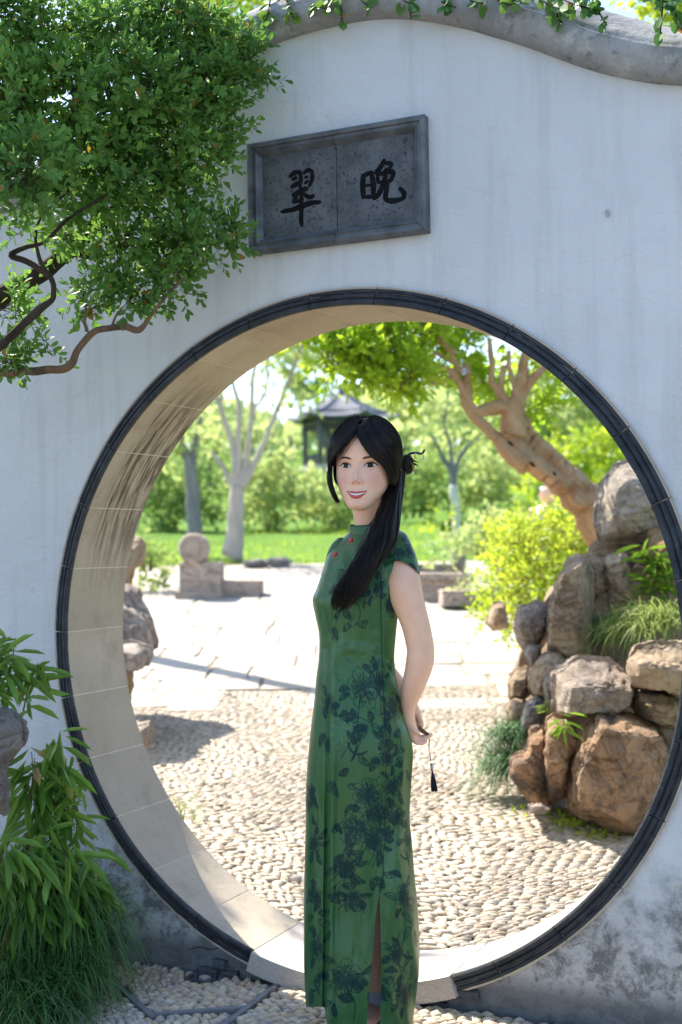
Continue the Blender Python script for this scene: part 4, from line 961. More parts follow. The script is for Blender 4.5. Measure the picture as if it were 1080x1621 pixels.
q3 = np.stack([(px + PYg * .5) / 22, (PYg - px * .4) / 16, np.zeros_like(px)], -1)
off += .005 * fbm(q3, 2) * (gs(PYg - 1040, 45) + gs(PYg - 1135, 35) * np.clip((px - 560) / 60, 0, 1) + gs(PYg - 915, 25) * .8)
Vd = PWA(np.stack([px, PYg], -1), off)
sc_arc = 85 * (((TH + np.pi) % (2 * np.pi)) - np.pi)
ii = np.clip(((sc_arc - CX0) * CS).astype(int), 0, CWd - 1); jj = np.clip(((PYg - CY0) * CS).astype(int), 0, CHt - 1)
inkv = ink[jj, ii]; palev = pale[jj, ii]
inkv = np.maximum(inkv, .75 * gs(px - seam(PYg), .9) * (cz > 0) * (PYg < 1416))
dm = MB(); fcs = grid_faces(NV, NU); dm.add(Vd.reshape(-1, 3), fcs); cols = [np.stack([inkv, palev, np.zeros_like(inkv)], -1).reshape(-1, 3)]
# cap sleeves
def sleeve(rows, hemf, off0, ds, flip=1):
    rows = np.array(rows, float); rd = crom(rows, 120); th = np.linspace(0, 2 * np.pi, 120, endpoint=False)[None]; vv = np.linspace(0, 1, 60)[:, None]
    top = rows[0, 0]; py = top + (hemf(th) - top) * vv
    L, R, dh = [np.interp(py, rd[:, 0], rd[:, i]) for i in (1, 2, 3)]
    px = (L + R) / 2 + (R - L) / 2 * np.sin(th); o = np.interp(py, [top, top + 30, top + 75], off0) - dh * np.cos(th)
    o += .002 * fbm(np.stack([px / 9, py / 14, px * 0], -1), 2)
    V = PWA(np.stack([px, py], -1), o); dm.add(V.reshape(-1, 3), grid_faces(60, 120, True))
    i_ = np.clip(((px - 560) * .9 + ds - CX0) * CS, 0, CWd - 1).astype(int); j_ = np.clip((py + 330 - CY0) * CS, 0, CHt - 1).astype(int)
    iv = ink[j_, i_]; hem = gs(vv - .985, .012) * .8; cols.append(np.stack([np.maximum(iv, hem * np.ones_like(iv)), iv * 0, iv * 0], -1).reshape(-1, 3))
sleeve([(838, 614, 630, .012), (844, 606, 641, .03), (852, 601, 647, .042), (866, 597, 653, .05), (878, 596.5, 658, .054), (891, 597, 662, .057), (909, 598, 665, .059), (918, 598, 666, .06)], lambda th: 888 + 23 * np.sin(th) ** 2 * np.where(np.sin(th) > 0, .95, 1.05), [-.035, -.07, -.09], -40)
sleeve([(851, 536, 552, .012), (860, 526, 556, .03), (876, 518, 560, .042), (898, 514, 562, .046), (912, 514, 562, .046)], lambda th: 898 + 0 * th, [.04, .06, .08], -140)
# standing collar
thc = np.linspace(0, 2 * np.pi, 80, endpoint=False)[None]; vv = np.linspace(0, 1, 16)[:, None]
tl = 829 + 3 * np.sin(thc - .6) * -1; py = tl + (855 - tl) * vv; Lc = 553.5 - 1 * vv + 0 * thc; Rc = 607 + 8 * vv ** 2 + 0 * thc
for lay, ds_ in ((1., 0), (.94, 1)):
    px = (Lc + Rc) / 2 + (Rc - Lc) / 2 * np.sin(thc) * lay; o = .024 - (.044 + .010 * vv) * np.cos(thc) * lay - .25 * (px - 580) * MPX
    V = PWA(np.stack([px, py + (1 - lay) * 8 * (1 - vv)], -1), o); dm.add(V.reshape(-1, 3), grid_faces(16, 80, True)); e = gs(vv - .05, .05) * .8 + np.zeros_like(px) + .9 * ds_
    cols.append(np.stack([e.clip(0, 1), e * 0, e * 0], -1).reshape(-1, 3))
V, Fq = dm.get()
k = NT('green_silk'); at = k.n('Attribute', attribute_name='print'); sx_ = k.n('SeparateColor'); k.l(at.outputs['Color'], sx_.inputs[0])
n1 = k.noise(7, 4, .5)
g = k.mix(k.ramp(n1, .3, .7), (.025, .098, .030), (.042, .130, .042))
g = k.mix(k.math('MULTIPLY', sx_.outputs[1], .16), g, (.2, .36, .22)); g = k.mix(k.math('MULTIPLY', sx_.outputs[0], .84), g, (.007, .018, .036))
k.base(g, .36, k.ramp(sx_.outputs[0], 0, 1, .4, .08)); k.b.inputs['Sheen Weight'].default_value = .0; k.b.inputs['Sheen Roughness'].default_value = .4
k.bump(k.noise(420, 2, .6, k.mapv(k.pos, (1, 1, 2.2))), .12, .002); m_silk = k.m
dress = obj('dress', V, Fq, m_silk, woman)
at = dress.data.attributes.new('print', 'FLOAT_COLOR', 'POINT'); cc = np.concatenate(cols); at.data.foreach_set('color', np.c_[cc, np.ones(len(cc))].astype(np.float32).ravel())
m_red = simple('red_bead', (.6, .02, .015), .2, .6)
for px, py in ((556.5, 855), (531.5, 877)): obj('button', *ball(PW(px, py, -.078 if px > 540 else -.058), .0056), m_red, woman); o_ = -.074 if px > 540 else -.054; obj('button_loop', *tube([PW(px + 1, py, o_), PW(px - 3, py + 3, o_), PW(px - 7, py + 6.5, o_ + .004)], [.002, .0016, .0012], 6, 8), m_red, woman)

# ---- folded fan with tassel held behind her back
fan = thing('folded_fan', 'small folded brown fan with a black tassel held in her hands behind her back', 'fan', PW(668, 1158, -.01))
m_bamboo = simple('brown_bamboo', (.16, .075, .035), .4, .4, (.09, .04, .02), 60)
e0, e1 = PW(654, 1147, -.012), PW(680, 1164.5, -.004); ax = e1 - e0
for i in range(7):
    o_ = (i - 3) * .0023; pp = np.cross(ax / np.linalg.norm(ax), UP); s_ = np.array([o_ * 1.0, o_ * .35])
    mb = MB(); hgt0, hgt1 = .0085, .004; up2 = np.cross(pp, ax); up2 /= np.linalg.norm(up2)
    V = [e0 + pp * (s_[0] + t) + up2 * h for t in (-.0008, .0008) for h in (-hgt0, hgt0)] + [e1 + pp * (s_[1] + t) + up2 * h for t in (-.0006, .0006) for h in (-hgt1, hgt1)]
    mb.add(np.array(V), [(0, 1, 3, 2), (4, 6, 7, 5), (0, 4, 5, 1), (2, 3, 7, 6), (0, 2, 6, 4), (1, 5, 7, 3)]); mb.build('rib', m_bamboo, fan, smooth=False)
obj('rivet', *ball(e1 - ax * .1 - FH * .008, .003), m_blackwood, fan)
mb = MB(); mb.add(*tube([e1, PW(680.5, 1185, -.004), PW(682.5, 1207, -.003)], .0008, 5, 10)); mb.add(*tube([e1, PW(678.5, 1185, -.004), PW(682.5, 1207, -.003)], .0008, 5, 10)); cd = mb.build('cord', simple('dark_cord', (.06, .05, .05), .7), fan)
obj('bead', *ball(PW(683, 1210.5, -.003), .0042), simple('jade_bead', (.03, .3, .08), .2, .6), fan)
mb = MB(); mb.add(*tube([PW(683.2, 1213, -.003), PW(684.4, 1220, -.003)], [.0032, .0042], 10)); mb.build('cap', simple('silver_cap', (.4, .4, .42), .35, metal=.8), fan)
mb = MB(); t0 = PW(684.5, 1219, -.003)
for i in range(60):
    a, r = hr.random() * 6.283, math.sqrt(hr.random()); e = PW(688 + 5.2 * r * math.cos(a), 1252 + hr.normal() * .8, -.003 + .008 * r * math.sin(a)); mb.add(*tube([t0, t0 * .6 + e * .4 + (e - t0) * 0 + RH * .002 * r * math.cos(a), e], [.0010, .0012, .0010], 4, 5))
mb.build('tassel', simple('tassel_black', (.012, .012, .02), .8), fan)
# ------------------------------------------------------------ rocks
m_r1 = rockmat('rock_tan', (.62, .47, .32), (.55, .40, .26), (.17, .125, .105), .5, 3.2, (.70, .62, .52))
m_r2 = rockmat('rock_brown', (.55, .36, .22), (.46, .28, .16), (.10, .085, .08), .85, 2.6, (.66, .46, .26))
m_r3 = rockmat('rock_grey', (.52, .43, .36), (.58, .46, .36), (.17, .135, .12), .55)
m_r4 = rockmat('rock_orange', (.6, .38, .18), (.5, .32, .17), (.16, .11, .07), .4)
m_r5 = rockmat('rock_pale', (.45, .41, .37), (.36, .32, .29), (.12, .1, .09), .5)
m_r6 = rockmat('rock_buff', (.66, .54, .40), (.56, .48, .40), (.2, .16, .13), .35, 3.0, (.74, .68, .58))
m_r7 = rockmat('rock_rose', (.64, .55, .49), (.60, .47, .40), (.2, .15, .14), .5, 3.0, (.74, .68, .63))
m_soil = simple('dark_soil', (.20, .15, .10), .95, .1, (.30, .22, .15), 12, bump=.8, bs=30, bd=.03)
def resample_closed(q, n):
    q = np.asarray(q, float); q = np.vstack([q, q[:1]]); d = np.r_[0, np.cumsum(np.linalg.norm(np.diff(q, axis=0), axis=1))]
    t = np.linspace(0, d[-1], n, endpoint=False); return np.c_[np.interp(t, d, q[:, 0]), np.interp(t, d, q[:, 1])]
def rock(name, label, cat, out, u, th, mat, front=(.62, 0, 0), seed=0, rough=1., group='rocks piled up in the rockery', kind=None, N=64):
    q = resample_closed(out, N); c = q.mean(0); q = c + (q - c) * 1.03
    s0 = front[0] if not isinstance(front, list) else .7
    lv = [(-.5, s0 * .985), (-.44, s0 + (1 - s0) * .14), (-.12, s0 + (1 - s0) * .9), (0, 1.), (.25, .97), (.45, .75)]
    if isinstance(front, list):                              # the front face has its own outline
        fpol = resample_closed(front, 400); fc_ = fpol.mean(0); fa = np.arctan2(*(fpol - fc_).T[::-1]); qa = np.arctan2(*(q - c).T[::-1])
        o_ = np.argsort(fa); rr_ = np.interp(qa, fa[o_], np.linalg.norm(fpol - fc_, axis=1)[o_], period=2 * np.pi); fq = fc_ + np.c_[np.cos(qa), np.sin(qa)] * rr_[:, None]; s0 = .7; ncut = 4
    else:
        fq = c + front[0] * (q - c) + np.array(front[1:]); s0 = front[0]; ncut = 13
    def ring(s, off):
        if off > 0: return PA(c + s * (q - c), u + off * th)
        if s <= s0: fcn = fq.mean(0); return PA(fcn + s / s0 * (fq - fcn), u + off * th)
        f_ = (1 - s) / (1 - s0); return PA(q * (1 - f_) + fq * f_, u + off * th)
    R = []
    for k_ in np.linspace(.06, .97, 15): R.append(ring(s0 * k_, -.5 - .05 * (1 - k_)))
    for (o0, s0), (o1, s1) in zip(lv[:-1], lv[1:]):
        for t in np.linspace(0, 1, 8)[:-1]: R.append(ring(s0 + (s1 - s0) * t, o0 + (o1 - o0) * t))
    R.append(ring(.75, .45)); R.append(ring(.35, .5))
    R = np.array(R); V = R.reshape(-1, 3); nr = len(R)
    size = np.linalg.norm(R[nr // 2].max(0) - R[nr // 2].min(0))
    me = mesh('t', V, [grid_faces(nr, N, True), np.arange(N)[::-1][None], (np.arange(N) + (nr - 1) * N)[None]])
    cc_ = V.mean(0); pr_r = np.random.default_rng(seed + 500); cc_ = R[nr // 2].mean(0)
    for _ in range(ncut):                                    # broken facets on the side that shows
        dn = pr_r.normal(size=3); dn /= np.linalg.norm(dn)
        if dn @ FH > -.15: dn = dn - 2 * (dn @ FH) * FH if dn @ FH > .15 else dn
        hh_ = (V - cc_) @ dn; lim_ = hh_.max() * (.80 + .14 * pr_r.random()); ov = np.clip(hh_ - lim_, 0, None); V = V - dn * ov[:, None]
    nr_ = np.zeros(len(V) * 3, np.float32); me.vertices.foreach_get('normal', nr_); bpy.data.meshes.remove(me); nr_ = nr_.reshape(-1, 3)
    f = 2.2 / size; s_ = seed * 7.7
    cell = vnoise(np.floor((V + .25 * fbm(V * f * 2, 2)[:, None] / f * .5) * f * 2.2) + s_)            # broken planes
    ledge = np.abs(fbm(V * np.array([1, 1, 2.2]) * f * 1.6 + s_, 3)); d = .03 * fbm(V * f * 1.3 + s_, 3) - .16 * np.clip(.16 - ledge, 0, 1) + .026 * cell + .024 * fbm(V * f * 6 + s_, 4) + .01
    V = V + nr_ * (d * size * .8 * rough)[:, None]
    base = V[V[:, 2].argmin()].copy(); base[:2] = V[:, :2].mean(0)
    o = obj(name, V, [grid_faces(nr, N, True), np.arange(N)[::-1][None], (np.arange(N) + (nr - 1) * N)[None]], mat, None, sharp=28, origin=base, kind=kind)
    if label: tag(o, label, cat, group)
    return o
ZR = lambda L: [(740 + x / 2.532, 720 + y / 2.532) for x, y in L]
RK = [
 ('big tan boulder with a ledge across it on top of the rockery', [(505, 175), (540, 110), (600, 40), (650, 15), (760, 30), (860, 190), (860, 330), (760, 350), (690, 355), (620, 355), (535, 348), (520, 280), (525, 215)], 6.7, .5, m_r6, (.6, 2, 6)),
 ('orange rock at the right edge below the topmost boulder', [(725, 300), (860, 290), (960, 460), (900, 520), (800, 500), (730, 400)], 6.45, .4, m_r4, (.6, 0, 3)),
 ('cracked tan rock directly under the topmost boulder', [(540, 395), (600, 370), (640, 395), (660, 450), (700, 480), (720, 560), (690, 610), (640, 625), (590, 640), (560, 610), (555, 520), (540, 470)], 6.5, .4, m_r1, (.65, 0, 4)),
 ('narrow tan rock wedged beside the tall upright rock', [(485, 400), (548, 392), (558, 480), (565, 600), (520, 625), (500, 520)], 6.55, .35, m_r1, (.6, 0, 0)),
 ('tall upright tan rock with one flat dark edge', [(370, 480), (400, 420), (445, 395), (490, 405), (498, 470), (503, 600), (500, 700), (495, 800), (450, 825), (400, 810), (335, 790), (318, 690), (325, 620), (345, 540)], 6.25, .45, m_r1, ZR([(328, 760), (345, 610), (385, 490), (415, 436), (448, 424), (452, 560), (440, 690), (452, 800), (400, 806)])),
 ('grey brown rock left of the tall upright rock', [(185, 690), (205, 610), (250, 595), (310, 585), (335, 640), (315, 730), (285, 780), (235, 800), (205, 750)], 6.45, .4, m_r3, (.6, 0, 4)),
 ('buff rock under the tall upright rock', [(240, 880), (270, 820), (330, 785), (400, 780), (420, 830), (380, 880), (335, 930), (320, 1000), (265, 975), (245, 930)], 6.15, .4, m_r1, (.6, 0, 3)),
 ('small rounded tan rock on the left rim of the rockery', [(160, 920), (190, 860), (240, 850), (262, 950), (215, 990), (165, 975)], 6.35, .35, m_r1, (.6, 0, 3)),
 ('small dark tan rock low on the left rim of the rockery', [(155, 1000), (190, 972), (255, 985), (245, 1055), (200, 1090), (160, 1070)], 6.2, .3, m_r1, (.6, 0, 2)),
 ('small pale rock above the stepped brown stone', [(208, 1085), (238, 990), (280, 970), (320, 1000), (310, 1070), (265, 1120), (215, 1125)], 6.0, .3, m_r5, (.55, 0, 4)),
 ('flat dark slab jutting out in the middle of the rockery', [(345, 870), (350, 840), (440, 805), (560, 815), (640, 880), (668, 930), (655, 1000), (600, 1035), (500, 1038), (410, 1045), (345, 1040)], 5.65, .6, m_r3, ZR([(402, 938), (470, 930), (560, 926), (662, 934), (652, 1000), (600, 1034), (500, 1038), (412, 1044), (400, 1000)])),
 ('pale flat rock at the right edge beside the grass tuft', [(645, 820), (680, 765), (760, 750), (900, 760), (900, 990), (800, 945), (700, 935), (645, 890)], 5.5, .55, m_r1, ZR([(650, 850), (700, 842), (760, 846), (900, 868), (900, 985), (800, 942), (700, 932), (652, 888)])),
 ('smooth buff rock wedged under the pale flat rock', [(660, 940), (760, 945), (900, 990), (890, 1110), (790, 1090), (700, 1065), (660, 1010)], 5.6, .4, m_r1, (.65, 0, 3)),
 ('huge brown boulder with dark and orange stains at the front', [(470, 1080), (530, 1030), (640, 1040), (720, 1065), (800, 1090), (835, 1180), (820, 1290), (780, 1400), (700, 1510), (640, 1562), (560, 1552), (500, 1505), (430, 1492), (415, 1400), (415, 1290), (440, 1180)], 5.42, .55, m_r2, (.74, 0, 4)),
 ('upright brown stone left of the huge boulder', [(325, 1060), (350, 1040), (420, 1070), (445, 1150), (418, 1200), (412, 1300), (400, 1395), (350, 1418), (325, 1375), (310, 1240), (315, 1130)], 5.5, .35, m_r2, (.62, -3, 3)),
 ('stepped reddish brown stone at the foot of the rockery', [(170, 1215), (245, 1180), (255, 1100), (310, 1085), (330, 1180), (325, 1290), (333, 1412), (260, 1398), (215, 1342), (170, 1280)], 5.62, .4, m_r2, (.66, 0, 5)),
 ('little grey stone lying on the pebbles by the rockery', [(245, 1402), (290, 1393), (345, 1418), (310, 1440), (250, 1436)], 5.35, .16, m_r3, (.6, 0, 2)),
 ('small rock tucked between two larger rocks', [(225, 800), (245, 755), (295, 765), (295, 820), (255, 850)], 6.25, .3, m_r3, (.6, 0, 2)),
 ('dark crevice stone left of the flat slab', [(300, 900), (340, 862), (380, 880), (375, 990), (335, 1040), (305, 960)], 5.95, .35, m_r3, (.6, 0, 2)),
 ('small tan stone at the plaza edge below the bright bush', [(80, 650), (105, 590), (150, 590), (165, 690), (95, 705), (76, 680)], 8.4, .4, m_r1, (.6, 0, 2)),
]
rkrng = np.random.default_rng(3)
for i, (lab, out, u, th, m, fr) in enumerate(RK): rock('rockery_rock' if th > .3 else 'stone', lab, 'rock', ZR(out), u, th, m, fr, i + 1, N=84)
bank = rock('earth_bank', None, None, ZR([(250, 820), (330, 640), (470, 430), (520, 380), (620, 330), (800, 300), (1300, 280), (1500, 700), (1500, 1650), (800, 1640), (420, 1440), (250, 1400), (180, 1120)]), 7.0, 1.3, m_soil, (.8, 0, 0), 40, kind='structure')
LR = [('pale grey standing rock just behind the left side of the gate', [(120, 930), (214, 930), (232, 960), (247, 1005), (250, 1030), (238, 1026), (222, 1040), (205, 1060), (190, 1180), (120, 1180)], 7.6, .6, m_r7, (.6, 0, 2)),
      ('pinkish rock with black patches behind the left arch', [(150, 1018), (215, 1014), (238, 1022), (246, 1040), (236, 1051), (210, 1056), (190, 1150), (150, 1150)], 7.25, .4, m_r7, (.65, 0, 0)),
      ('yellowish knobbly rock under the pinkish one', [(150, 1052), (211, 1055), (207, 1075), (214, 1085), (208, 1097), (196, 1150), (150, 1160)], 7.1, .35, m_r4, (.65, 0, 0)),
      ('dark stone on the pebbles at the left edge of the gate', [(170, 1145), (238, 1141), (245, 1156), (241, 1175), (232, 1184), (200, 1200), (165, 1190)], 4.95, .3, m_r3, (.6, 0, 0)),
      ('tan rock showing at head height beside the left arch', [(150, 850), (217, 842), (228, 862), (226, 886), (214, 898), (190, 1000), (150, 1000)], 8.2, .45, m_r1, (.6, 0, 0))]
for i, (lab, out, u, th, m, fr) in enumerate(LR): rock('garden_rock', lab, 'rock', out, u, th, m, fr, i + 51, group='rocks behind the left side of the gate')
rock('limestone_rock', 'pale grey limestone rock among the plants at the left edge', 'rock', [(-60, 1130), (0, 1118), (25, 1128), (47, 1155), (45, 1175), (22, 1195), (12, 1215), (14, 1262), (6, 1288), (-60, 1300)], 3.72, .22, m_r5, (.66, 0, 0), 60, group=None)

# ------------------------------------------------------------ plants
m_lf_dark = leafmat('leaf_evergreen', [(.10, .23, .04), (.17, .33, .06), (.065, .17, .035), (.3, .2, .03)], .35, .5, .4)
m_lf_bright = leafmat('leaf_bright', [(.30, .40, .03), (.40, .48, .05), (.22, .36, .025)], .5, .45, .3)
m_lf_crape = leafmat('leaf_crape', [(.25, .40, .02), (.35, .48, .035), (.18, .33, .02)], .55, .4, .3)
m_lf_far = leafmat('leaf_far', [(.32, .38, .13), (.40, .46, .17), (.26, .37, .17)], .5, .6, .12)  # greens made paler and less saturated, distance haze put into the colour
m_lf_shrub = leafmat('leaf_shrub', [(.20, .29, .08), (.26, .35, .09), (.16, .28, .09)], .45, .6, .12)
m_lf_vine = leafmat('leaf_vine', [(.05, .15, .03), (.08, .2, .035), (.14, .25, .03), (.35, .16, .03)], .3, .4, .4)
m_lf_bamboo = leafmat('leaf_bamboo', [(.10, .23, .04), (.18, .34, .06), (.22, .33, .07), (.45, .36, .15)], .35, .42, .4)
m_lf_bamboo2 = leafmat('leaf_bamboo_sun', [(.13, .27, .02), (.2, .36, .03), (.12, .22, .02)], .4, .42, .4)
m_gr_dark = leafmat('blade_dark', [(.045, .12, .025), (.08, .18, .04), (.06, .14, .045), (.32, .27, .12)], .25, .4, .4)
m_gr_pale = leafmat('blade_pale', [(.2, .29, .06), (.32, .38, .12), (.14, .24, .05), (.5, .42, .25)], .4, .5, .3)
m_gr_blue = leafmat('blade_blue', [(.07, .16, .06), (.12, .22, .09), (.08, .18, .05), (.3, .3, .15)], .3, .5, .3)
m_bark_dark = barkmat('bark_dark', (.035, .026, .02), (.09, .07, .05), 18, c3=(.055, .065, .035))
m_bark_tan = barkmat('bark_tan', (.30, .19, .11), (.17, .11, .07), 16, c3=(.08, .065, .05))
m_bark_crape = barkmat('bark_crape', (.64, .43, .25), (.50, .30, .15), 11, .75, .1, 1., (.42, .20, .085), RH * -.62 + UP * .78)
m_bark_pale = barkmat('bark_pale', (.52, .47, .40), (.40, .36, .31), 8)
m_bark_grey = barkmat('bark_grey', (.24, .24, .26), (.16, .16, .18), 8)
m_lime = simple('limewash', (.68, .66, .62), .9, .1, (.55, .53, .5), 10)
def pxtube(mb, rows, u, n=None, sides=9, lump=(13, .24), ridge=None):
    """rows: px, py, half width px, (depth)"""
    rows = [tuple(r) + ((u,) if len(r) == 3 else ()) for r in rows]; R = crom(np.array(rows, float), n or 6 * len(rows)); R[1:-1, :2] += (fbm(np.c_[R[1:-1, :2] * .05, R[1:-1, 2] * 0 + 3], 2) * R[1:-1, 2] * .45)[:, None] * [.7, -.7]
    V, Fq = tube(PA(R[:, :2], R[:, 3]), np.maximum(R[:, 2], .4) * R[:, 3] / F, sides, lump=(lump[0] / max(u / 4, 1), lump[1]), ridge=ridge); mb.add(V, Fq)
def clumps(L, per, Ll, Wl, dens, twig=.12, seed=1, shell=.35, depth=.8, up=.25):
    """L: (px,py,rx,ry,u) clumps -> leaf arrays + twigs"""
    r = np.random.default_rng(seed); out = [[], [], [], [], []]; tw = []
    for px, py, rx, ry, u in L:
        sc_ = u / F; c = P(px, py, u); rad = np.array([rx * sc_, (rx + ry) / 2 * sc_ * depth, ry * sc_])
        n = max(3, int(dens * rx * ry / 1000))
        C, D, N, LL, WW, t = sprigs(c, rad, n, per, Ll, Wl, twig=twig, rnd=r, shell=shell, up=up)
        for k_, v in zip(range(5), (C, D, N, LL, WW)): out[k_].append(v)
        tw.append((t[0], t[1] * twig))
    return [np.concatenate(o) for o in out], np.concatenate([t[0] for t in tw]), np.concatenate([t[1] for t in tw])
def twigs(mb, B, A, r):
    n = len(B); s = np.cross(A, rand_dirs(n)); s /= np.linalg.norm(s, axis=1)[:, None]; s2 = np.cross(A, s); s2 /= np.linalg.norm(s2, axis=1)[:, None] + 1e-9
    V = np.stack([B - A * .4 + s * r, B - A * .4 - s * .5 * r + s2 * .86 * r, B - A * .4 - s * .5 * r - s2 * .86 * r, B + A * .95], 1)
    i = np.arange(n)[:, None] * 4; mb.add(V.reshape(-1, 3), np.concatenate([i + np.array([[0, 1, 3]]), i + np.array([[1, 2, 3]]), i + np.array([[2, 0, 3]])]))

def world_clumps(L, per, Ll, Wl, dens, twig, seed):
    r = np.random.default_rng(seed); out = [[], [], [], [], []]; T = [[], []]
    for c, rad in L:
        n = int(dens * rad[0] * rad[2]); C, D, N, LL, WW, t = sprigs(c, rad, n, per, Ll, Wl, twig=twig, rnd=r, shell=.3)
        for k_, v in zip(range(5), (C, D, N, LL, WW)): out[k_].append(v)
    return [np.concatenate(o) for o in out]
# evergreen tree leaning in from the left, in front of the wall
ev = thing('evergreen_tree', 'dark evergreen tree with small glossy leaves reaching across the upper left', 'tree', [*P(-150, 1400, 3.7)[:2], GF])
base = P(-150, 1400, 3.7); base[2] = GF
mb = MB(); mb.add(*tube([base, base + [.02, 0, .5], base + [.0, 0, 1.0], P(-90, 540, 3.78), P(-40, 500, 3.75), P(40, 448, 3.78), P(110, 398, 3.8), P(165, 345, 3.8), P(240, 305, 3.8), P(300, 240, 3.8)], [.1, .09, .08, .07, .036, .030, .026, .021, .015, .008], 12, 60, lump=(14, .18))); mb.build('trunk', m_bark_dark, ev)
mb = MB()
for rows in ([(-40, 595, 8), (20, 590, 7.5), (60, 587, 7), (108, 580, 7), (125, 551, 6), (150, 525, 5.5), (172, 519, 5), (197, 516, 5.5), (222, 521, 5), (244, 492, 3.6), (262, 470, 2.6), (290, 440, 2)], [(137, 525, 3), (134, 508, 2.2), (140, 490, 1.6), (150, 470, 1.2)], [(178, 516, 2.2), (184, 500, 1.6), (195, 485, 1)]): pxtube(mb, rows, 3.62, sides=8)
mb.build('branch', m_bark_tan, ev)
mb = MB()
for rows in ([(-20, 565, 7.5), (20, 530, 7), (60, 492, 6.2), (85, 470, 5.2), (80, 440, 5), (50, 418, 4.8), (18, 404, 4.6), (40, 392, 4), (72, 382, 3.6), (110, 345, 3), (170, 308, 2.2)], [(80, 440, 4), (60, 400, 3), (62, 350, 2.5), (110, 300, 2)]): pxtube(mb, rows, 3.5, sides=8)
mb.build('branch', m_bark_dark, ev)
mb = MB()
for rows in ([(110, 402, 9), (165, 402, 8), (198, 388, 8), (206, 368, 6), (240, 330, 4)], [(148, -60, 12), (150, 40, 10), (156, 100, 8), (190, 200, 5)], [(150, 40, 8), (180, 14, 7), (215, -10, 6)], [(190, 350, 4), (168, 330, 3), (170, 380, 2.5)], [(170, 330, 5), (260, 330, 3), (320, 325, 2)]): pxtube(mb, rows, 3.82, sides=8)
mb.build('branch', m_bark_dark, ev)
EC = [(-10, 40, 80, 70, 3.55), (80, 60, 80, 60, 3.6), (180, 70, 80, 60, 3.7), (280, 50, 70, 50, 3.75), (365, 95, 52, 38, 3.78), (300, 130, 80, 45, 3.72), (205, 150, 80, 60, 3.6), (90, 160, 90, 70, 3.5), (0, 180, 70, 80, 3.4), (45, 275, 62, 55, 3.25), (150, 250, 90, 50, 3.6), (265, 210, 75, 42, 3.7), (320, 250, 50, 36, 3.76), (225, 290, 80, 40, 3.7), (300, 310, 40, 25, 3.76), (330, 375, 55, 30, 3.76), (270, 385, 55, 42, 3.7), (275, 435, 45, 36, 3.74), (210, 385, 48, 26, 3.7), (130, 310, 70, 34, 3.6), (165, 430, 30, 38, 3.68), (140, 470, 28, 24, 3.66), (205, 478, 34, 22, 3.66), (235, 470, 20, 22, 3.66), (15, 490, 32, 28, 3.6), (45, 560, 34, 15, 3.6), (15, 575, 26, 20, 3.6), (75, 545, 12, 10, 3.6), (100, 380, 40, 25, 3.66), (395, 120, 30, 18, 3.78), (30, 355, 30, 16, 3.5), (355, 200, 30, 18, 3.78), (240, 20, 70, 35, 3.8), (375, 385, 16, 14, 3.76), (345, 165, 40, 22, 3.76), (330, 60, 40, 35, 3.8)]
(Cc, Dd, Nn, Ll, Ww), tb, ta = clumps([(a, b, c_ * .84, d_ * .84, e) for a, b, c_, d_, e in EC], 9, .034, .018, 38, .08, 4, shell=.5)
of = [[(-2.0, -1.2, 1.5), (.6, .8, .7)], [(-2.3, -1.6, 2.4), (.9, .9, .6)]]  # crown clumps out of view, added to hold back sky light from the left
C, D, N, LL, WW = (lambda q: q)(world_clumps(of, 9, .036, .019, 700, .09, 41)); Cc = np.r_[Cc, C]; Dd = np.r_[Dd, D]; Nn = np.r_[Nn, N]; Ll = np.r_[Ll, LL]; Ww = np.r_[Ww, WW]
mb = MB(); twigs(mb, tb, ta, .0012); mb.build('twigs', m_bark_dark, ev, kind='stuff')
foliage(ev, m_lf_dark, Cc, Dd, Nn, Ll, Ww, 300)

# climbing plant hanging over the coping
vi = thing('climbing_vine', 'leafy climbing plant trailing over the grey coping of the wall', 'vine', PY(640, 10, .12))
C, D, N, L, W_ = [], [], [], [], []; mb = MB(); vr = np.random.default_rng(8)
for px, py, dx, dy, n in ((425, 18, -8, 40, 16), (455, 5, 10, 25, 9), (405, 60, 15, 12, 8), (495, 8, 22, 6, 10), (540, 14, 2, 22, 9), (520, 0, 20, -6, 6), (575, 4, 14, 8, 6), (648, 8, 3, 22, 4), (640, 2, 14, 4, 5), (700, 4, 22, 8, 12), (745, 2, 25, 4, 8), (790, 2, 20, 6, 9), (815, 2, 22, 4, 7), (862, 4, 34, 14, 13), (905, 6, 40, 10, 14), (945, 14, 16, 26, 10), (930, -4, 24, 2, 8), (1050, 0, -5, 60, 12), (1066, 14, 16, 34, 14), (1030, -4, 30, 8, 8), (880, 20, 10, 18, 6)):
    p0, p1, p2 = PY(px - dx * .6, py - abs(dy) * .5 - 6, .0), PY(px + dx * .2, py + dy * .2, -.055), PY(px + dx, py + dy, -.062 + .02 * vr.random())
    path = crom(np.array([p0, p1, p2]), 10); mb = MB(); mb.add(*tube(path, [.0022] * 10, 5)); mb.build('stem', m_bark_dark, vi)
    for i in range(n):
        t = (i + .5) / n; C.append(crom(path, 30)[int(t * 29)]); D.append(vr.normal(size=3) * .6 + (p2 - p0) / np.linalg.norm(p2 - p0) * .5 + [0, -.35, -.1]); N.append(vr.normal(size=3) * .5 + [0, -1, .5]); s = .03 + .018 * vr.random(); L.append(s); W_.append(s * .68)
foliage(vi, m_lf_vine, np.array(C), np.array(D), np.array(N), np.array(L), np.array(W_), 260, fold=.3)

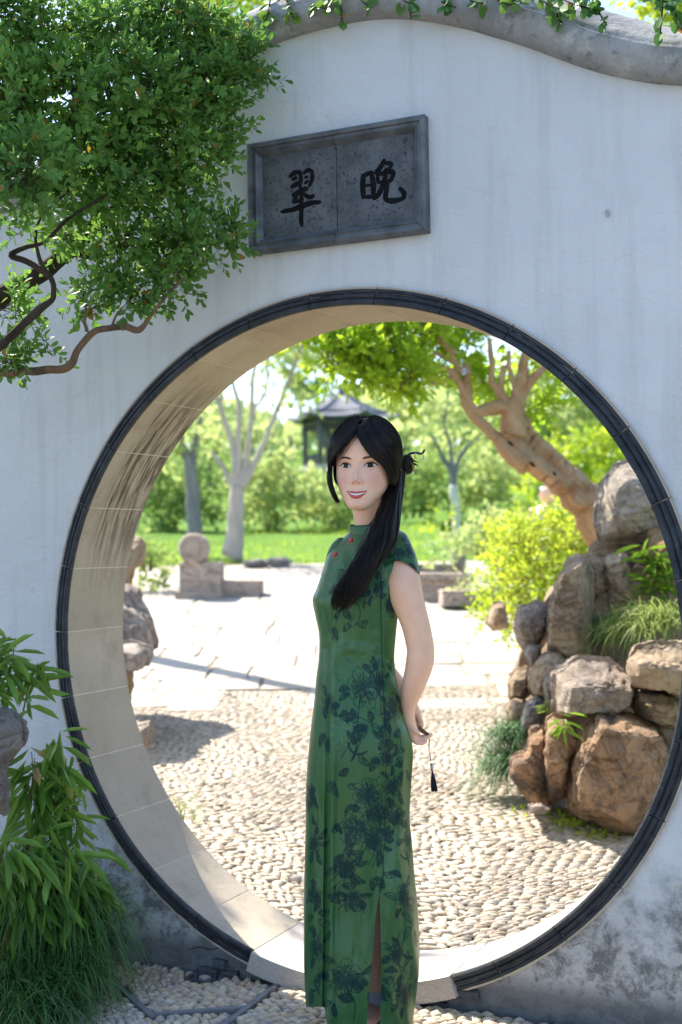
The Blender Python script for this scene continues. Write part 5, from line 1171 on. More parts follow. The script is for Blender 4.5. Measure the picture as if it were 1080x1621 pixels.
# blades of grass
def blades(mb, B, Dr, L, W, droop, nseg=5):
    n = len(B); t = np.linspace(0, 1, nseg + 1); Dr = Dr / np.linalg.norm(Dr, axis=1)[:, None]
    C = B[:, None] + Dr[:, None] * (L[:, None, None] * t[None, :, None]); C[..., 2] -= (droop * L)[:, None] * t ** 2
    S = np.cross(Dr, UP[None] + rng.normal(size=Dr.shape) * .3); S /= np.linalg.norm(S, axis=1)[:, None] + 1e-9
    w_ = W[:, None] * np.array([.8, 1, .95, .75, .45, .05])[None, :nseg + 1]
    V = np.stack([C - S[:, None] * w_[..., None] / 2, C + S[:, None] * w_[..., None] / 2], 2).reshape(n, -1, 3)
    b = np.arange(n)[:, None, None] * (2 * (nseg + 1)); f = np.array([[2 * k_, 2 * k_ + 1, 2 * k_ + 3, 2 * k_ + 2] for k_ in range(nseg)])
    mb.add(V.reshape(-1, 3), (b + f[None]).reshape(-1, 4))
def tuft(name, label, bases, n, L, W, mat, lean=(0, 0, 0), spread=.7, droop=.6, u_spread=.06, seed=0, group=None):
    r = np.random.default_rng(seed); pts = np.array([P(*b) for b in bases]); i = r.integers(len(pts), size=n)
    B = pts[i] + r.normal(size=(n, 3)) * np.array([u_spread, u_spread, .01]); Dr = r.normal(size=(n, 3)) * spread * np.array([1, 1, .35]) + UP + np.array(lean)
    t = thing(name, label, 'grass', pts.mean(0), group); mb = MB(); blades(mb, B, Dr, L * (.55 + .6 * r.random(n)), W * (.7 + .6 * r.random(n)), droop * (.5 + r.random(n)))
    mb.build('blades', mat, t, kind='stuff', smooth=False); return t
gp = lambda px, py: P(px, py, 3.75)
tuft('grass_clump', 'big dark clump of fine arching grass at the lower left foot of the wall', [(20, 1470, 3.9), (60, 1480, 3.92), (100, 1500, 3.92), (10, 1560, 3.7), (60, 1570, 3.75), (110, 1545, 3.8), (30, 1420, 3.95), (130, 1500, 3.95), (-20, 1500, 3.8), (20, 1600, 3.6), (75, 1600, 3.65), (95, 1440, 4.0), (60, 1400, 3.9), (105, 1420, 3.95), (130, 1450, 3.97)], 5600, .29, .0045, m_gr_dark, -FH * .35 + RH * .1, .6, .95, .045, 2)
RG = 'grass tufts in the rockery'
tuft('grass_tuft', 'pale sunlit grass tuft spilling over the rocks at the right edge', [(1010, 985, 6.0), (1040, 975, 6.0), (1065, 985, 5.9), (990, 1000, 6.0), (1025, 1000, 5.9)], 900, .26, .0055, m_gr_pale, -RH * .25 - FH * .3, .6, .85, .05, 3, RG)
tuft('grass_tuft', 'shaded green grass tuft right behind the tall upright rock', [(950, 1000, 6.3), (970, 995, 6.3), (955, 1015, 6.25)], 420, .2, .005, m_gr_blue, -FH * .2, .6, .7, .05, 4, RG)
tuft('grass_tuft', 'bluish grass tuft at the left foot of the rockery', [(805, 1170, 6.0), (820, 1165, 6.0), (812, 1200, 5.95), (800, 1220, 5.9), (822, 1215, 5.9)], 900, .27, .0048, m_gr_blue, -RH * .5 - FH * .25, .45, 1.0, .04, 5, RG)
tuft('grass_tuft', 'thin grass growing against the back of the left sill', [(292, 1285, 4.6), (300, 1300, 4.6), (284, 1275, 4.6)], 70, .10, .003, m_gr_pale, RH * .3, .5, .6, .03, 6, RG)

# broad-leaved bamboo plants
def bamboo(name, label, stems, n, L, W, mat, seed, droop=.5, parts=200, group=None, lean=None):
    r = np.random.default_rng(seed); pts = [np.array([P(*q) for q in s]) for s in stems]; t = thing(name, label, 'plant', pts[0][0], group)
    mb = MB(); C, D, N, LL = [], [], [], []
    for p in pts:
        c = crom(p, 14); mb = MB(); mb.add(*tube(c, np.linspace(.003, .0014, 14), 6)); mb.build('stem', m_bark_tan, t)
        for i in range(n):
            k_ = int(4 + 9.9 * r.random() ** .8); C.append(c[min(k_, 13)] + r.normal(size=3) * .012); d = r.normal(size=3) * np.array([1, .9, .45]) - FH * .45 + np.array([0, 0, .1 - droop]) + (0 if lean is None else lean); D.append(d / np.linalg.norm(d)); N.append(UP + r.normal(size=3) * .45 - FH * .3); LL.append(L * (.6 + .6 * r.random()))
    LL = np.array(LL); foliage(t, mat, np.array(C), np.array(D), np.array(N), LL, W * LL / L, parts, fold=.35, curl=.3); return t
BG_ = 'bamboo plants along the foot of the wall'
bamboo('bamboo_plant', 'bamboo plant with long green leaves above the limestone rock at the left edge', [[(10, 1150, 3.9), (15, 1080, 3.9), (25, 1010, 3.9)], [(-10, 1150, 3.85), (0, 1080, 3.85), (5, 1020, 3.85)], [(30, 1160, 3.95), (45, 1090, 3.95), (60, 1050, 3.95)]], 30, .125, .021, m_lf_bamboo, 1, .25, group=BG_)
bamboo('bamboo_plant', 'bamboo plant with drooping leaves right of the limestone rock', [[(70, 1450, 3.95), (70, 1300, 3.95), (75, 1180, 3.95)], [(95, 1450, 3.98), (100, 1320, 3.98), (105, 1200, 3.98)], [(40, 1400, 3.9), (45, 1300, 3.9), (55, 1200, 3.9)], [(85, 1400, 3.95), (90, 1280, 3.95), (95, 1165, 3.95)], [(60, 1420, 3.95), (60, 1300, 3.95), (50, 1190, 3.95)], [(115, 1450, 4), (120, 1340, 4), (125, 1230, 4)]], 34, .135, .021, m_lf_bamboo, 2, .8, group=BG_)
bamboo('bamboo_plant', 'yellow edged bamboo plant hanging over the grass clump', [[(60, 1520, 3.85), (80, 1420, 3.82), (110, 1340, 3.8)], [(20, 1500, 3.8), (30, 1400, 3.78), (40, 1320, 3.75)], [(110, 1520, 3.95), (130, 1420, 3.95), (150, 1350, 3.93)], [(0, 1500, 3.75), (-5, 1400, 3.75), (10, 1330, 3.72)], [(90, 1500, 3.9), (105, 1420, 3.88), (120, 1370, 3.86)], [(50, 1480, 3.85), (60, 1400, 3.82), (75, 1320, 3.8)]], 30, .155, .023, m_lf_bamboo, 3, .9, group=BG_)
bamboo('bamboo_plant', 'sunlit bamboo sprig between the rocks under the topmost boulder', [[(1050, 960, 6.35), (1035, 900, 6.3), (1015, 865, 6.25)], [(1060, 960, 6.3), (1050, 910, 6.25), (1035, 880, 6.2)], [(1050, 965, 6.3), (1040, 930, 6.25), (1030, 915, 6.2)]], 22, .13, .022, m_lf_bamboo2, 4, .2, 80, 'bamboo sprigs in the rockery')
bamboo('bamboo_plant', 'small sprig of yellow green blades below the flat slab', [[(893, 1165, 5.4), (893, 1150, 5.35), (892, 1140, 5.3)]], 18, .085, .012, m_lf_bamboo2, 5, .55, 20, 'bamboo sprigs in the rockery')
bamboo('bamboo_plant', 'small sprig of pale blades left of the flat slab', [[(868, 1140, 5.8), (868, 1125, 5.75), (867, 1112, 5.75)]], 14, .075, .012, m_gr_pale, 6, .1, 20, 'bamboo sprigs in the rockery')
# creeping weeds at the foot of the boulder
for lab, px, py in (('low green weeds at the foot of the huge boulder', 952, 1322), ('low weeds between the boulder and the grey stone', 893, 1292), ('tiny weeds left of the grey stone', 845, 1280), ('sprouting weeds at the corner of the huge boulder', 915, 1306)):
    g0 = G(px, py + 4); r = np.random.default_rng(px); n = 90; C = g0 + r.normal(size=(n, 3)) * np.array([.06, .05, .0]) + np.array([0, 0, .02]) * r.random((n, 1)); t = thing('weed_patch', lab, 'plant', g0, 'weeds at the foot of the rockery')
    foliage(t, m_lf_bright, C, rand_dirs(n, r) + [0, 0, .6], rand_dirs(n, r) * .4 + UP, .028 * (.6 + .6 * r.random(n)), .016 * np.ones(n), 0, 'leaves')

# bright bush behind the rockery
bb = thing('bush', 'bright yellow green bush glowing in the sun behind the rockery', 'bush', G(840, 985))
BC = [(882, 858, 75, 44, 9.6), (840, 880, 60, 45, 9.3), (912, 830, 40, 28, 9.8), (815, 870, 40, 34, 9.8), (860, 930, 60, 40, 9.0), (800, 930, 34, 36, 9.6), (925, 880, 40, 40, 9.2), (822, 852, 40, 24, 10), (790, 975, 26, 20, 9.2), (835, 985, 40, 22, 8.8)]
(Cc, Dd, Nn, Ll, Ww), tb, ta = clumps(BC, 8, .058, .03, 44, .16, 12)
mb = MB(); twigs(mb, tb, ta, .003); 
for px in (820, 845, 870, 890): pxtube(mb, [(px, 1000, 4), (px + 5, 930, 3), (px + 12, 860, 2)], 9.5)
mb.build('twigs', m_bark_tan, bb, kind='stuff'); foliage(bb, m_lf_bright, Cc, Dd, Nn, Ll, Ww, 240)

# leaning crape myrtle
cm = thing('crape_myrtle', 'leaning old tree with smooth pale twisted trunk behind the rockery', 'tree', G(975, 1000))
mb = MB()
pxtube(mb, [(1010, 930, 31), (985, 880, 29), (950, 825, 28), (915, 780, 26.5), (875, 745, 25.5), (838, 712, 25), (814, 690, 23), (812, 668, 19), (815, 640, 13), (819, 618, 9)], 7.6, 90, 40, (5, .2), (.2, 3, 6.))
mb.build('trunk', m_bark_crape, cm)
for rows in ([(812, 690, 20), (812, 655, 19), (818, 625, 15), (828, 595, 13), (832, 560, 10), (838, 520, 9)], [(820, 630, 12), (838, 605, 11), (858, 585, 9), (880, 560, 8)], [(815, 680, 17), (800, 650, 16), (775, 648, 13), (752, 652, 11), (738, 630, 11), (742, 600, 9), (738, 575, 6)],
             [(835, 735, 16), (800, 715, 12), (775, 680, 10), (755, 665, 10), (738, 640, 10), (730, 610, 8), (710, 588, 6), (680, 572, 4)], [(738, 620, 8), (722, 600, 6), (700, 605, 5), (660, 606, 4), (610, 612, 2.5)], [(740, 600, 7), (735, 590, 5), (700, 585, 4), (655, 575, 3.4), (620, 570, 2)],
             [(720, 560, 5), (705, 545, 6), (685, 525, 6), (665, 505, 5)], [(730, 590, 5), (712, 560, 4.5), (702, 530, 4), (694, 512, 3.5)], [(805, 640, 10), (790, 625, 8), (780, 605, 6), (778, 570, 5), (775, 535, 4)], [(790, 625, 8), (795, 595, 6), (800, 580, 6), (795, 605, 3)], [(818, 620, 8), (808, 590, 5), (806, 555, 4.5)], [(640, 600, 2), (665, 590, 3), (690, 560, 3), (740, 590, 4)]):
    mb = MB(); rows = [(a, b, c * .86) for a, b, c in rows]; pxtube(mb, rows, 7.4, 8 * len(rows), 14, (7, .2), (.07, 3, 4.)); mb.build('branch', m_bark_crape, cm)
mb = MB()
for px, py, w_ in ((808, 702, 9), (843, 735, 8), (878, 750, 5)):
    V, Fq = ball(P(px, py, 7.28 + (px - 800) * .0006), 1); c = V.mean(0); V = c + (V - c) @ (np.outer(RH * .9 - UP * .4, RH * .9 - UP * .4) * w_ / 560 * 1.3 + np.outer(UP, UP) * .012 + np.outer(FH, FH) * .03); mb.add(V, Fq)
mb.build('hollow', simple('hollow_dark', (.02, .013, .01), .95), cm)
CC = [(600, 550, 62, 34, 7.2), (560, 572, 45, 26, 7.1), (640, 535, 60, 25, 7.4), (700, 540, 40, 28, 7.6), (745, 560, 34, 26, 7.8), (850, 645, 32, 24, 7.7), (620, 605, 45, 22, 7.1), (540, 560, 30, 30, 7.1), (770, 600, 26, 20, 7.8), (650, 590, 30, 18, 7.2), (860, 560, 30, 30, 7.9), (700, 600, 20, 14, 7.5), (500, 520, 40, 30, 7.2), (600, 480, 90, 40, 7.5), (740, 460, 90, 45, 7.8), (880, 470, 70, 50, 8)]
(Cc, Dd, Nn, Ll, Ww), tb, ta = clumps(CC, 8, .075, .036, 38, .16, 14)
mb = MB(); twigs(mb, tb, ta, .003); mb.build('twigs', m_bark_tan, cm, kind='stuff'); foliage(cm, m_lf_crape, Cc, Dd, Nn, Ll, Ww, 240)

# tree out of view behind the left part of the wall, added to cast dappled shade
st_ = thing('shade_tree', 'leafy yellow green tree out of view behind the wall, added to dapple the gate', 'tree', (-4.7, 1.6, onz(-4.7, 1.6)))
mb = MB(); b0 = np.array([-4.7, 1.6, onz(-4.7, 1.6)]); mb.add(*tube([b0, b0 + [.1, -.05, 1.2], b0 + [.3, -.2, 2.4], b0 + [.5, -.4, 3.6]], [.13, .11, .09, .05], 12, 24, lump=(8, .15)))
for e in ([-5.2, 1.1, 2.8], [-3.4, 1.0, 2.9], [-4.2, 2.1, 3.2], [-3.0, 1.2, 2.9], [-4.0, .8, 2.6]): mb.add(*tube([b0 + [.25, -.15, 2.0], (b0 + [.3, -.2, 2.4]) * .5 + np.array(e) * .5 + [0, 0, .2], e], [.06, .04, .015], 8, 14))
mb.build('trunk', m_bark_dark, st_)
f5 = world_clumps([((-4.1, 1.1, 2.9), (.9, .7, .5)), ((-5.1, 1.3, 2.8), (.8, .8, .6)), ((-3.3, 1.0, 3.0), (.6, .5, .4)), ((-4.2, 1.8, 3.4), (1.0, .7, .6)), ((-3.8, .8, 2.5), (.6, .4, .4))], 9, .075, .035, 130, .16, 21)
foliage(st_, m_lf_crape, *f5, 0)

# ------------------------------------------------------------ far garden
def far_tree(name, label, cat, base_px, u, trunk_rows, cl, mat, bark, L, W, dens, seed, group=None, per=6, twig=.4, lime=None):
    g = P(base_px[0], base_px[1], u); t = thing(name, label, cat, g, group)
    if trunk_rows:
        mb = MB()
        for r_ in trunk_rows: pxtube(mb, r_, u, None, 10, (3, .12))
        mb.build('trunk', bark, t)
    if cl:
        (C, D, N, LL, WW), tb, ta = clumps([c + (u,) if len(c) == 4 else c for c in cl], per, L, W, dens, twig, seed); foliage(t, mat, C, D, N, LL, WW, 0, 'crown')
    return t
TG = 'trees across the lawn'
far_tree('tree', 'pale tree with white bark and many slender upright limbs on the lawn', 'tree', (372, 880), 20.6, [[(366, 884, 17), (372, 850, 14), (376, 800, 12), (376, 770, 11)], [(374, 780, 9), (372, 720, 5.5), (355, 660, 4.5), (335, 610, 3.5), (325, 560, 2.5)], [(377, 778, 8), (378, 720, 5), (378, 650, 4), (365, 590, 3)], [(380, 776, 8), (390, 730, 5), (398, 660, 4), (400, 600, 3.4), (415, 540, 2.5)], [(382, 772, 8), (410, 720, 5), (430, 670, 4.2), (455, 610, 3.6), (475, 555, 3), (490, 520, 2)], [(372, 770, 6), (355, 745, 4), (335, 715, 3)], [(400, 650, 3), (420, 620, 2.5), (424, 560, 2)], [(362, 680, 3), (350, 640, 2.4), (352, 590, 2)]],
         [(330, 560, 45, 30), (430, 550, 50, 30), (480, 590, 30, 40), (385, 580, 26, 18), (470, 530, 40, 30), (310, 640, 24, 24), (440, 660, 26, 20), (350, 690, 20, 14)], m_lf_far, m_bark_pale, .2, .1, 13, 31, TG)
far_tree('tree', 'grey trunked tree with a crooked stem left of the pale tree', 'tree', (306, 846), 22, [[(304, 880, 13), (306, 846, 12), (306, 790, 11), (300, 745, 10), (290, 710, 7), (284, 690, 5)], [(300, 748, 7), (310, 700, 5), (318, 660, 3)]], [(265, 690, 40, 34), (310, 660, 30, 26), (240, 720, 30, 30)], m_lf_far, m_bark_grey, .2, .1, 16, 32, TG)
far_tree('tree', 'small tree with a limewashed trunk and forked grey limbs right of the woman', 'tree', (722, 840), 24, [[(719, 768, 7), (716, 750, 6), (700, 720, 4), (685, 690, 3), (672, 670, 2)], [(719, 760, 5), (725, 730, 4), (742, 705, 3), (765, 685, 2)], [(716, 745, 4), (712, 700, 3), (703, 670, 2.4), (710, 640, 2)]], [(660, 660, 40, 28), (720, 650, 45, 30), (765, 680, 34, 26), (690, 690, 26, 18)], m_lf_far, m_bark_grey, .2, .1, 14, 33, TG)
lt = bpy.data.objects['tree.002']; mb = MB(); pxtube(mb, [(722, 850, 8.5), (722, 838, 8), (720, 800, 7), (719, 768, 7)], 24, None, 12, (3, .03)); mb.build('limewash', m_lime, lt)
SG = 'shrubs along the back of the lawn'
for i, (lab, b, u, cl, m) in enumerate((
    ('dense green shrub behind the grey trunk at the back of the lawn', (270, 850), 29, [(240, 800, 40, 45), (280, 790, 44, 55), (320, 770, 40, 60), (230, 760, 30, 30)], m_lf_shrub),
    ('round green shrub between the pale tree and the woman', (430, 840), 30, [(410, 790, 45, 48), (450, 784, 48, 42), (490, 792, 40, 30), (420, 745, 34, 20)], m_lf_far),
    ('darker shrub showing left of the woman at shoulder height', (530, 840), 31, [(520, 795, 40, 36), (545, 798, 36, 30), (560, 810, 40, 26)], m_lf_far),
    ('low blue green shrub right of the woman across the lawn', (660, 820), 32, [(650, 775, 44, 34), (690, 770, 40, 40), (630, 790, 34, 26)], m_lf_shrub),
    ('green shrub behind the limewashed trunk', (770, 820), 32, [(745, 770, 44, 36), (785, 765, 40, 40), (820, 780, 34, 34)], m_lf_far),
    ('yellow green low shrub at the foot of the limewashed trunk', (706, 845), 23, [(704, 828, 16, 14)], m_lf_bright),
    ('straggly pale shrub in front of the limewashed trunk', (750, 880), 16, [(745, 855, 34, 20), (780, 840, 30, 24), (700, 872, 14, 14)], m_lf_far),
    ('low green bush at the right plaza edge by the stone bench', (750, 955), 13.5, [(750, 938, 26, 16), (768, 945, 18, 14)], m_lf_far),
    ('tuft of garden plants left of the stone drum', (232, 905), 16, [(232, 895, 26, 22), (222, 870, 18, 16), (248, 915, 16, 9)], m_lf_shrub),
    ('pale bush far behind the bright bush on the right', (900, 780), 24, [(890, 740, 40, 34), (940, 730, 40, 36), (860, 770, 36, 30), (975, 720, 36, 40)], m_lf_bright))):
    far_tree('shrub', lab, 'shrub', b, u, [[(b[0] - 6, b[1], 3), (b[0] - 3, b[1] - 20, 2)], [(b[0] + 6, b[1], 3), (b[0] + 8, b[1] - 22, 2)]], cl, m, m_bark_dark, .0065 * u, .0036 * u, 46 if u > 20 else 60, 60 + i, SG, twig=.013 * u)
FG = 'trees closing the far side of the garden'
for i, (lab, bx, u, cl, m) in enumerate((
    ('feathery light green tree at the far left seen past the arch', 250, 46, [(235, 660, 40, 50), (270, 620, 40, 40), (300, 600, 30, 30), (230, 730, 40, 34)], m_lf_far),
    ('light green tree behind the grey trunked tree', 330, 52, [(330, 700, 40, 34), (300, 720, 34, 30), (360, 720, 30, 24), (330, 590, 24, 30)], m_lf_far),
    ('bluish green tree behind the tall pale limbs', 460, 84, [(470, 570, 34, 34), (500, 600, 34, 30), (440, 560, 22, 24), (485, 640, 26, 22), (520, 570, 34, 40)], m_lf_shrub),
    ('light tree standing left of the pavilion', 420, 50, [(410, 700, 36, 26), (390, 720, 30, 22), (430, 725, 22, 16), (380, 700, 20, 14)], m_lf_far),
    ('pale tree right behind the woman and the pavilion', 640, 86, [(620, 660, 36, 34), (660, 640, 40, 34), (640, 700, 40, 30), (610, 720, 34, 26), (690, 620, 36, 30)], m_lf_far),
    ('light green tree behind the crape branches', 720, 60, [(720, 620, 44, 36), (760, 640, 40, 36), (700, 700, 44, 34), (750, 710, 40, 30), (780, 600, 36, 36)], m_lf_far),
    ('bluish tree seen under the leaning trunk', 790, 54, [(790, 730, 36, 34), (820, 760, 34, 30), (760, 745, 34, 26), (800, 690, 36, 30)], m_lf_shrub),
    ('tall light tree behind the leaning trunk', 880, 50, [(870, 640, 44, 44), (900, 690, 44, 40), (850, 590, 40, 44), (920, 640, 40, 44), (840, 700, 30, 40)], m_lf_far),
    ('light tree at the far right seen past the arch', 960, 48, [(960, 700, 50, 44), (990, 660, 40, 50), (930, 600, 44, 50), (1010, 730, 40, 40)], m_lf_far),
    ('tall pale tree high behind the arch on the left', 400, 75, [(290, 560, 30, 20), (410, 530, 34, 18), (350, 540, 30, 20)], m_lf_far))):
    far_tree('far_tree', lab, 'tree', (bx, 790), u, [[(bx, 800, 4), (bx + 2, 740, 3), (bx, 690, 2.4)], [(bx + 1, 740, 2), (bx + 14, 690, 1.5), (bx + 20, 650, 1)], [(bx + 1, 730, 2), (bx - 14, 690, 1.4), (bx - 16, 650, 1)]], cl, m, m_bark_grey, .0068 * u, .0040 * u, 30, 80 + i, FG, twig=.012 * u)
for i, (lab, bx, by, u, cl) in enumerate((('tree above the wall at the top right corner', 1120, 300, 9, [(1075, 5, 34, 24), (1120, 30, 60, 60), (1040, -25, 40, 20)]), ('yellow green tree showing above the coping at the top left', 40, 300, 12, [(370, 20, 60, 40), (420, -10, 60, 30), (310, 0, 60, 40)]))):
    far_tree('garden_tree', lab, 'tree', (bx, 860), u, [[(bx, 870, 22), (bx, 500, 18), (bx, 60, 10)]], cl, m_lf_bright, m_bark_dark, .08, .042, 40, 95 + i, 'trees behind the wall', 8, .18)

# far wooded hill behind everything (reads as one mass)
wr = np.random.default_rng(77); n = 9000
l_ = (wr.random(n) - .55) * 150; u_ = 80 + 60 * wr.random(n); X = CAM + RH * l_[:, None] + FH * u_[:, None]; hgt = 1 + 5.5 * wr.random(n) ** .8 * (.55 + .45 * np.sin(l_ * .35) * np.sin(l_ * .13 + 2)); X[:, 2] = gz(u_) + hgt
fo = foliage(None, m_lf_far, X, rand_dirs(n, wr), -FH + rand_dirs(n, wr) * .7 + UP * .4, 1.1 * (.6 + .8 * wr.random(n)), .8 * np.ones(n), 0, 'distant_wood')
fo['label'] = 'mass of distant trees on the rise behind the garden'; fo['category'] = 'wood'

# lawn grass
n = 9000; lr = np.random.default_rng(5); u_ = 19.9 + 11 * lr.random(n) ** 1.3; l_ = (-.25 + .52 * lr.random(n)) * u_; X = CAM + RH * l_[:, None] + FH * u_[:, None]; X[:, 2] = gz(u_) - .01
mb = MB(); blades(mb, X, rand_dirs(n, lr) * .6 + UP, .09 * (.6 + .8 * lr.random(n)), .012 * np.ones(n), .4 * np.ones(n), 3)
lg = mb.build('lawn_grass', m_lf_bright, None, kind='stuff', smooth=False); lg['label'] = 'short sunlit grass on the lawn beyond the plaza'; lg['category'] = 'grass'

# pavilion on the rise
UP_ = 70; pc = P(543, 738, UP_); gp_ = gz(UP_); k_ = UP_ / F
pv = thing('pavilion', 'small garden pavilion with a grey tiled upturned roof on the rise behind the woman', 'pavilion', (pc[0], pc[1], gp_))
m_tilew = simple('roof_tile', (.17, .18, .21), .7, .3, (.25, .25, .28), 3); m_post = simple('dark_timber', (.13, .13, .145), .7, .3); m_plinth = simple('pale_plinth', (.55, .5, .46), .9)
def pvp(px, py, off=0.): return P(px, py, UP_ + off)
nh = 6; ang0 = .35; eave = 90 * k_; ze = pvp(548, 664)[2]; zt = pvp(548, 622)[2]; zp = pvp(548, 738)[2]
C0 = np.array([pc[0], pc[1], 0.])
def hexp(r, a, z): return np.array([C0[0] + r * math.cos(a), C0[1] + r * math.sin(a), z])
rf = MB()
for s in range(nh):
    a0, a1 = ang0 + s * math.pi / 3, ang0 + (s + 1) * math.pi / 3; rowsv = []
    for t in np.linspace(0, 1, 9):
        r = .12 + (eave - .12) * t; z = zt + (ze - zt) * (1 - (1 - t) ** 1.7) ; rowsv.append([hexp(r, a0, z) * (1 - q) + hexp(r, a1, z) * q + np.array([0, 0, .28 * t ** 3 * abs(2 * q - 1) ** 3]) for q in np.linspace(0, 1, 9)])
    R3 = np.array(rowsv); rf.add(R3.reshape(-1, 3), grid_faces(9, 9)); rf.add(R3.reshape(-1, 3) - [0, 0, .12], grid_faces(9, 9)[:, ::-1]); rf.add(np.concatenate([R3[-1], R3[-1] - [0, 0, .12]]), grid_faces(2, 9))
roof = rf.build('roof', m_tilew, pv)
for s in range(nh):
    a0, a1 = ang0 + s * math.pi / 3, ang0 + (s + 1) * math.pi / 3; mb = MB()
    f_ = lambda t, q: hexp(.12 + (eave - .12) * t, a0, zt + (ze - zt) * (1 - (1 - t) ** 1.7)) * (1 - q) + hexp(.12 + (eave - .12) * t, a1, zt + (ze - zt) * (1 - (1 - t) ** 1.7)) * q + np.array([0, 0, .28 * t ** 3 * abs(2 * q - 1) ** 3 + .03])
    mb.add(*tube([f_(t, 0) + [0, 0, .05] for t in np.linspace(0, 1.04, 9)], [.10] * 9, 6)); mb.build('ridge', m_tilew, roof)
    mb = MB()
    for q in np.linspace(.06, .94, 14):
        t0 = max(.08, abs(2 * q - 1) * .0 + .12); mb.add(*tube([f_(t, q) for t in np.linspace(t0, 1.01, 7)], [.05] * 7, 5))
    mb.build('tile_rows', m_tilew, roof)
obj('finial', *ball(np.array([C0[0], C0[1], zt + .25]), .22), m_tilew, roof)
for s in range(nh):
    a = ang0 + s * math.pi / 3; p = hexp(60 * k_, a, 0); mb = MB(); mb.add(*tube([[p[0], p[1], zp], [p[0], p[1], ze + .1]], [.15, .15], 10)); mb.build('column', m_post, pv)
    q = hexp(60 * k_, a + math.pi / 3, 0); d = q - p; mb = MB()
    for z0, hh in ((ze - .25, .16), (ze - .55, .06)): lb_ = MB(); lb_.add(*tube([[p[0], p[1], z0], [q[0], q[1], z0]], [hh, hh], 4)); lb_.build('lintel', m_post, pv)
    if s == 4: continue
    if True:
        for z0 in (zp + .2, zp + .55): mb.add(*tube([[p[0], p[1], z0], [q[0], q[1], z0]], [.07, .07], 4))
        for t in np.linspace(.1, .9, 6): m_ = p + d * t; mb.add(*tube([[m_[0], m_[1], zp], [m_[0], m_[1], zp + .55]], [.04, .04], 4))
    mb.build('railing', m_post, pv)
mb = MB(); a = np.linspace(0, 2 * np.pi, 6, endpoint=False) + ang0; r = 72 * k_
V = [[C0[0] + r * math.cos(t), C0[1] + r * math.sin(t), z] for z in (gp_ - .5, zp) for t in a]; mb.add(np.array(V), [(i, (i + 1) % 6, 6 + (i + 1) % 6, 6 + i) for i in range(6)] + [tuple(range(6, 12))]); mb.build('plinth', m_plinth, pv, smooth=False)

# stone drum and stone seats
m_sand = rockmat('sandstone', (.66, .52, .42), (.58, .47, .39), (.36, .27, .22), .35, 1.6, (.6, .55, .5))
def slab(name, px0, py0, px1, py1, u, dep, mat, parent, bev=.03):
    a, b, c, d = P(px0, py0, u), P(px1, py0, u), P(px1, py1, u), P(px0, py1, u); mb = MB()
    q = np.array([a, b, c, d]); ctr = q.mean(0); V = np.concatenate([ctr + (q - ctr) * (1 - bev), q + FH * dep * .06, q + FH * dep * .94, ctr + (q - ctr) * (1 - bev) + FH * dep])
    mb.add(V, [(0, 1, 2, 3), (15, 14, 13, 12)] + [(i * 4 + j, (i + 1) * 4 + j, (i + 1) * 4 + (j + 1) % 4, i * 4 + (j + 1) % 4) for i in range(3) for j in range(4)]); return mb.build(name, mat, parent, smooth=False)
dr = thing('stone_drum', 'carved stone drum on a block at the left edge of the plaza', 'stone pedestal', P(316, 948, 15))
slab('base', 283, 890, 350, 948, 15, .45, m_sand, dr); slab('wing', 345, 919, 415, 948, 15.1, .4, m_sand, dr); slab('foot', 276, 936, 352, 950, 14.95, .55, m_sand, dr); slab('base', 290, 872, 326, 892, 15.05, .34, m_sand, dr)
def disc(cpx, cpy, rpx, u, dep):
    c = P(cpx, cpy, u); r = rpx * u / F; prof_ = [(0, .05), (.2, .06), (.3, .03), (.42, .03), (.55, .09), (.68, .09), (.78, .04), (.9, .05), (1, .14), (1, .9), (.95, 1.), (0, 1.)]
    t = np.linspace(0, 2 * np.pi, 32, endpoint=False); V = np.array([c + r * a * (RH * math.cos(q) + UP * math.sin(q)) + FH * dep * b for a, b in prof_ for q in t]); return V, grid_faces(len(prof_), 32, True)
obj('drum', *disc(305, 868, 24, 14.95, .35), m_sand, dr, sharp=40)
se = thing('garden_bench', 'low reddish stone bench at the right edge of the plaza', 'stone bench', P(720, 958, 13.6)); slab('top', 655, 908, 738, 918, 14.2, .6, m_sand, se, .02); slab('block', 660, 918, 745, 957, 14.25, .5, m_sand, se); slab('step', 700, 935, 786, 960, 13.4, .5, m_sand, se); 
s2 = thing('stone_block', 'pale stone block standing behind the stone bench', 'stone block', P(690, 912, 17)); slab('block', 640, 893, 740, 912, 17, .6, m_r5, s2); slab('block', 716, 868, 738, 896, 16.8, .3, m_r5, s2)
for i, (px, py) in enumerate(((405, 893), (440, 890))): 
    o = rock('edging_stone', ('flat stone on the lawn edge beside the pale tree', 'small flat stone further along the lawn edge')[i], 'stone', [(px - 24, py), (px - 14, py - 7), (px + 12, py - 8), (px + 26, py), (px + 14, py + 4), (px - 16, py + 4)], 19.5, .4, m_r5, (.6, 0, 0), 70 + i, group='stones along the lawn edge', N=32)

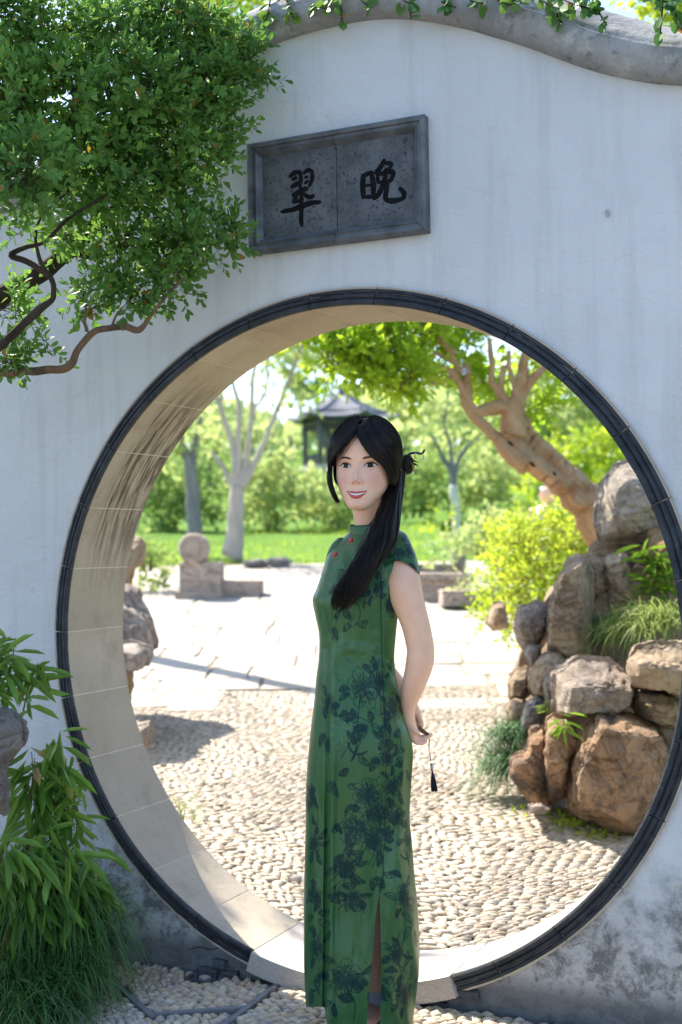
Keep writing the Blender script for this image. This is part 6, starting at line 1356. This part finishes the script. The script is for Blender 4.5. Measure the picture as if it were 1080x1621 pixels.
# passer-by behind the bush
fp_ = thing('person', 'distant passer-by with dark hair mostly hidden behind the bright bush', 'person', [*P(850, 800, 14)[:2], float(gz(14))])
c = P(850, 0, 14); g0 = float(gz(14)); hzz = P(850, 773, 14)[2]; XY = np.array([c[0], c[1], 0]); hh = hzz + .02 - g0
pt = lambda dx, z, dy=0: XY + RH * dx + FH * dy + np.array([0, 0, g0 + z * hh])
V1 = MB()
V1.add(*tube([pt(0, .44), pt(0, .55), pt(0, .66), pt(0, .76), pt(0, .82), pt(0, .85), pt(.0, .875), pt(0, .91), pt(0, .95), pt(0, .985), pt(0, 1.0)], [.15, .135, .15, .17, .13, .055, .062, .085, .095, .075, .02], 18, 50))
for s in (-1, 1):
    V1.add(*tube([pt(s * .09, .48), pt(s * .09, .27), pt(s * .09, .05), pt(s * .09, .02, -.1)], [.085, .058, .04, .035], 12, 20)); V1.add(*tube([pt(s * .15, .80), pt(s * .22, .62), pt(s * .2, .46), pt(s * .19, .40)], [.055, .045, .035, .03], 10, 20))
V1.build('body', m_skin, fp_)
mb = MB(); mb.add(*tube([pt(0, .42), pt(0, .55), pt(0, .66), pt(0, .76), pt(0, .835)], [.165, .15, .165, .185, .09], 18, 30)); mb.build('shirt', simple('white_shirt', (.6, .58, .55), .8), fp_)
mb = MB(); mb.add(*tube([pt(0, .93, .035), pt(0, .95, .02), pt(0, .985, .01), pt(0, 1.012, .005)], [.085, .104, .09, .03], 16, 16)); mb.build('hair', m_hair, fp_)


# fallen leaves on the front pebbles
fr = np.random.default_rng(9); n = 46; qx, qy = -1.3 + 2.2 * fr.random(n), -.03 - .75 * fr.random(n) ** 1.4
C = np.c_[qx, qy, np.full(n, GF + .012)]; fo = foliage(None, leafmat('leaf_fallen', [(.35, .32, .06), (.45, .36, .08), (.25, .3, .05), (.35, .2, .06)], .2, .6, .2), C, rand_dirs(n, fr) * [1, 1, .15], UP + rand_dirs(n, fr) * .3, .016 * (.6 + .8 * fr.random(n)), .009 * np.ones(n), 0, 'fallen_leaves')
fo['label'] = 'tiny yellow leaves scattered on the pebbles in front of the wall'; fo['category'] = 'leaves'
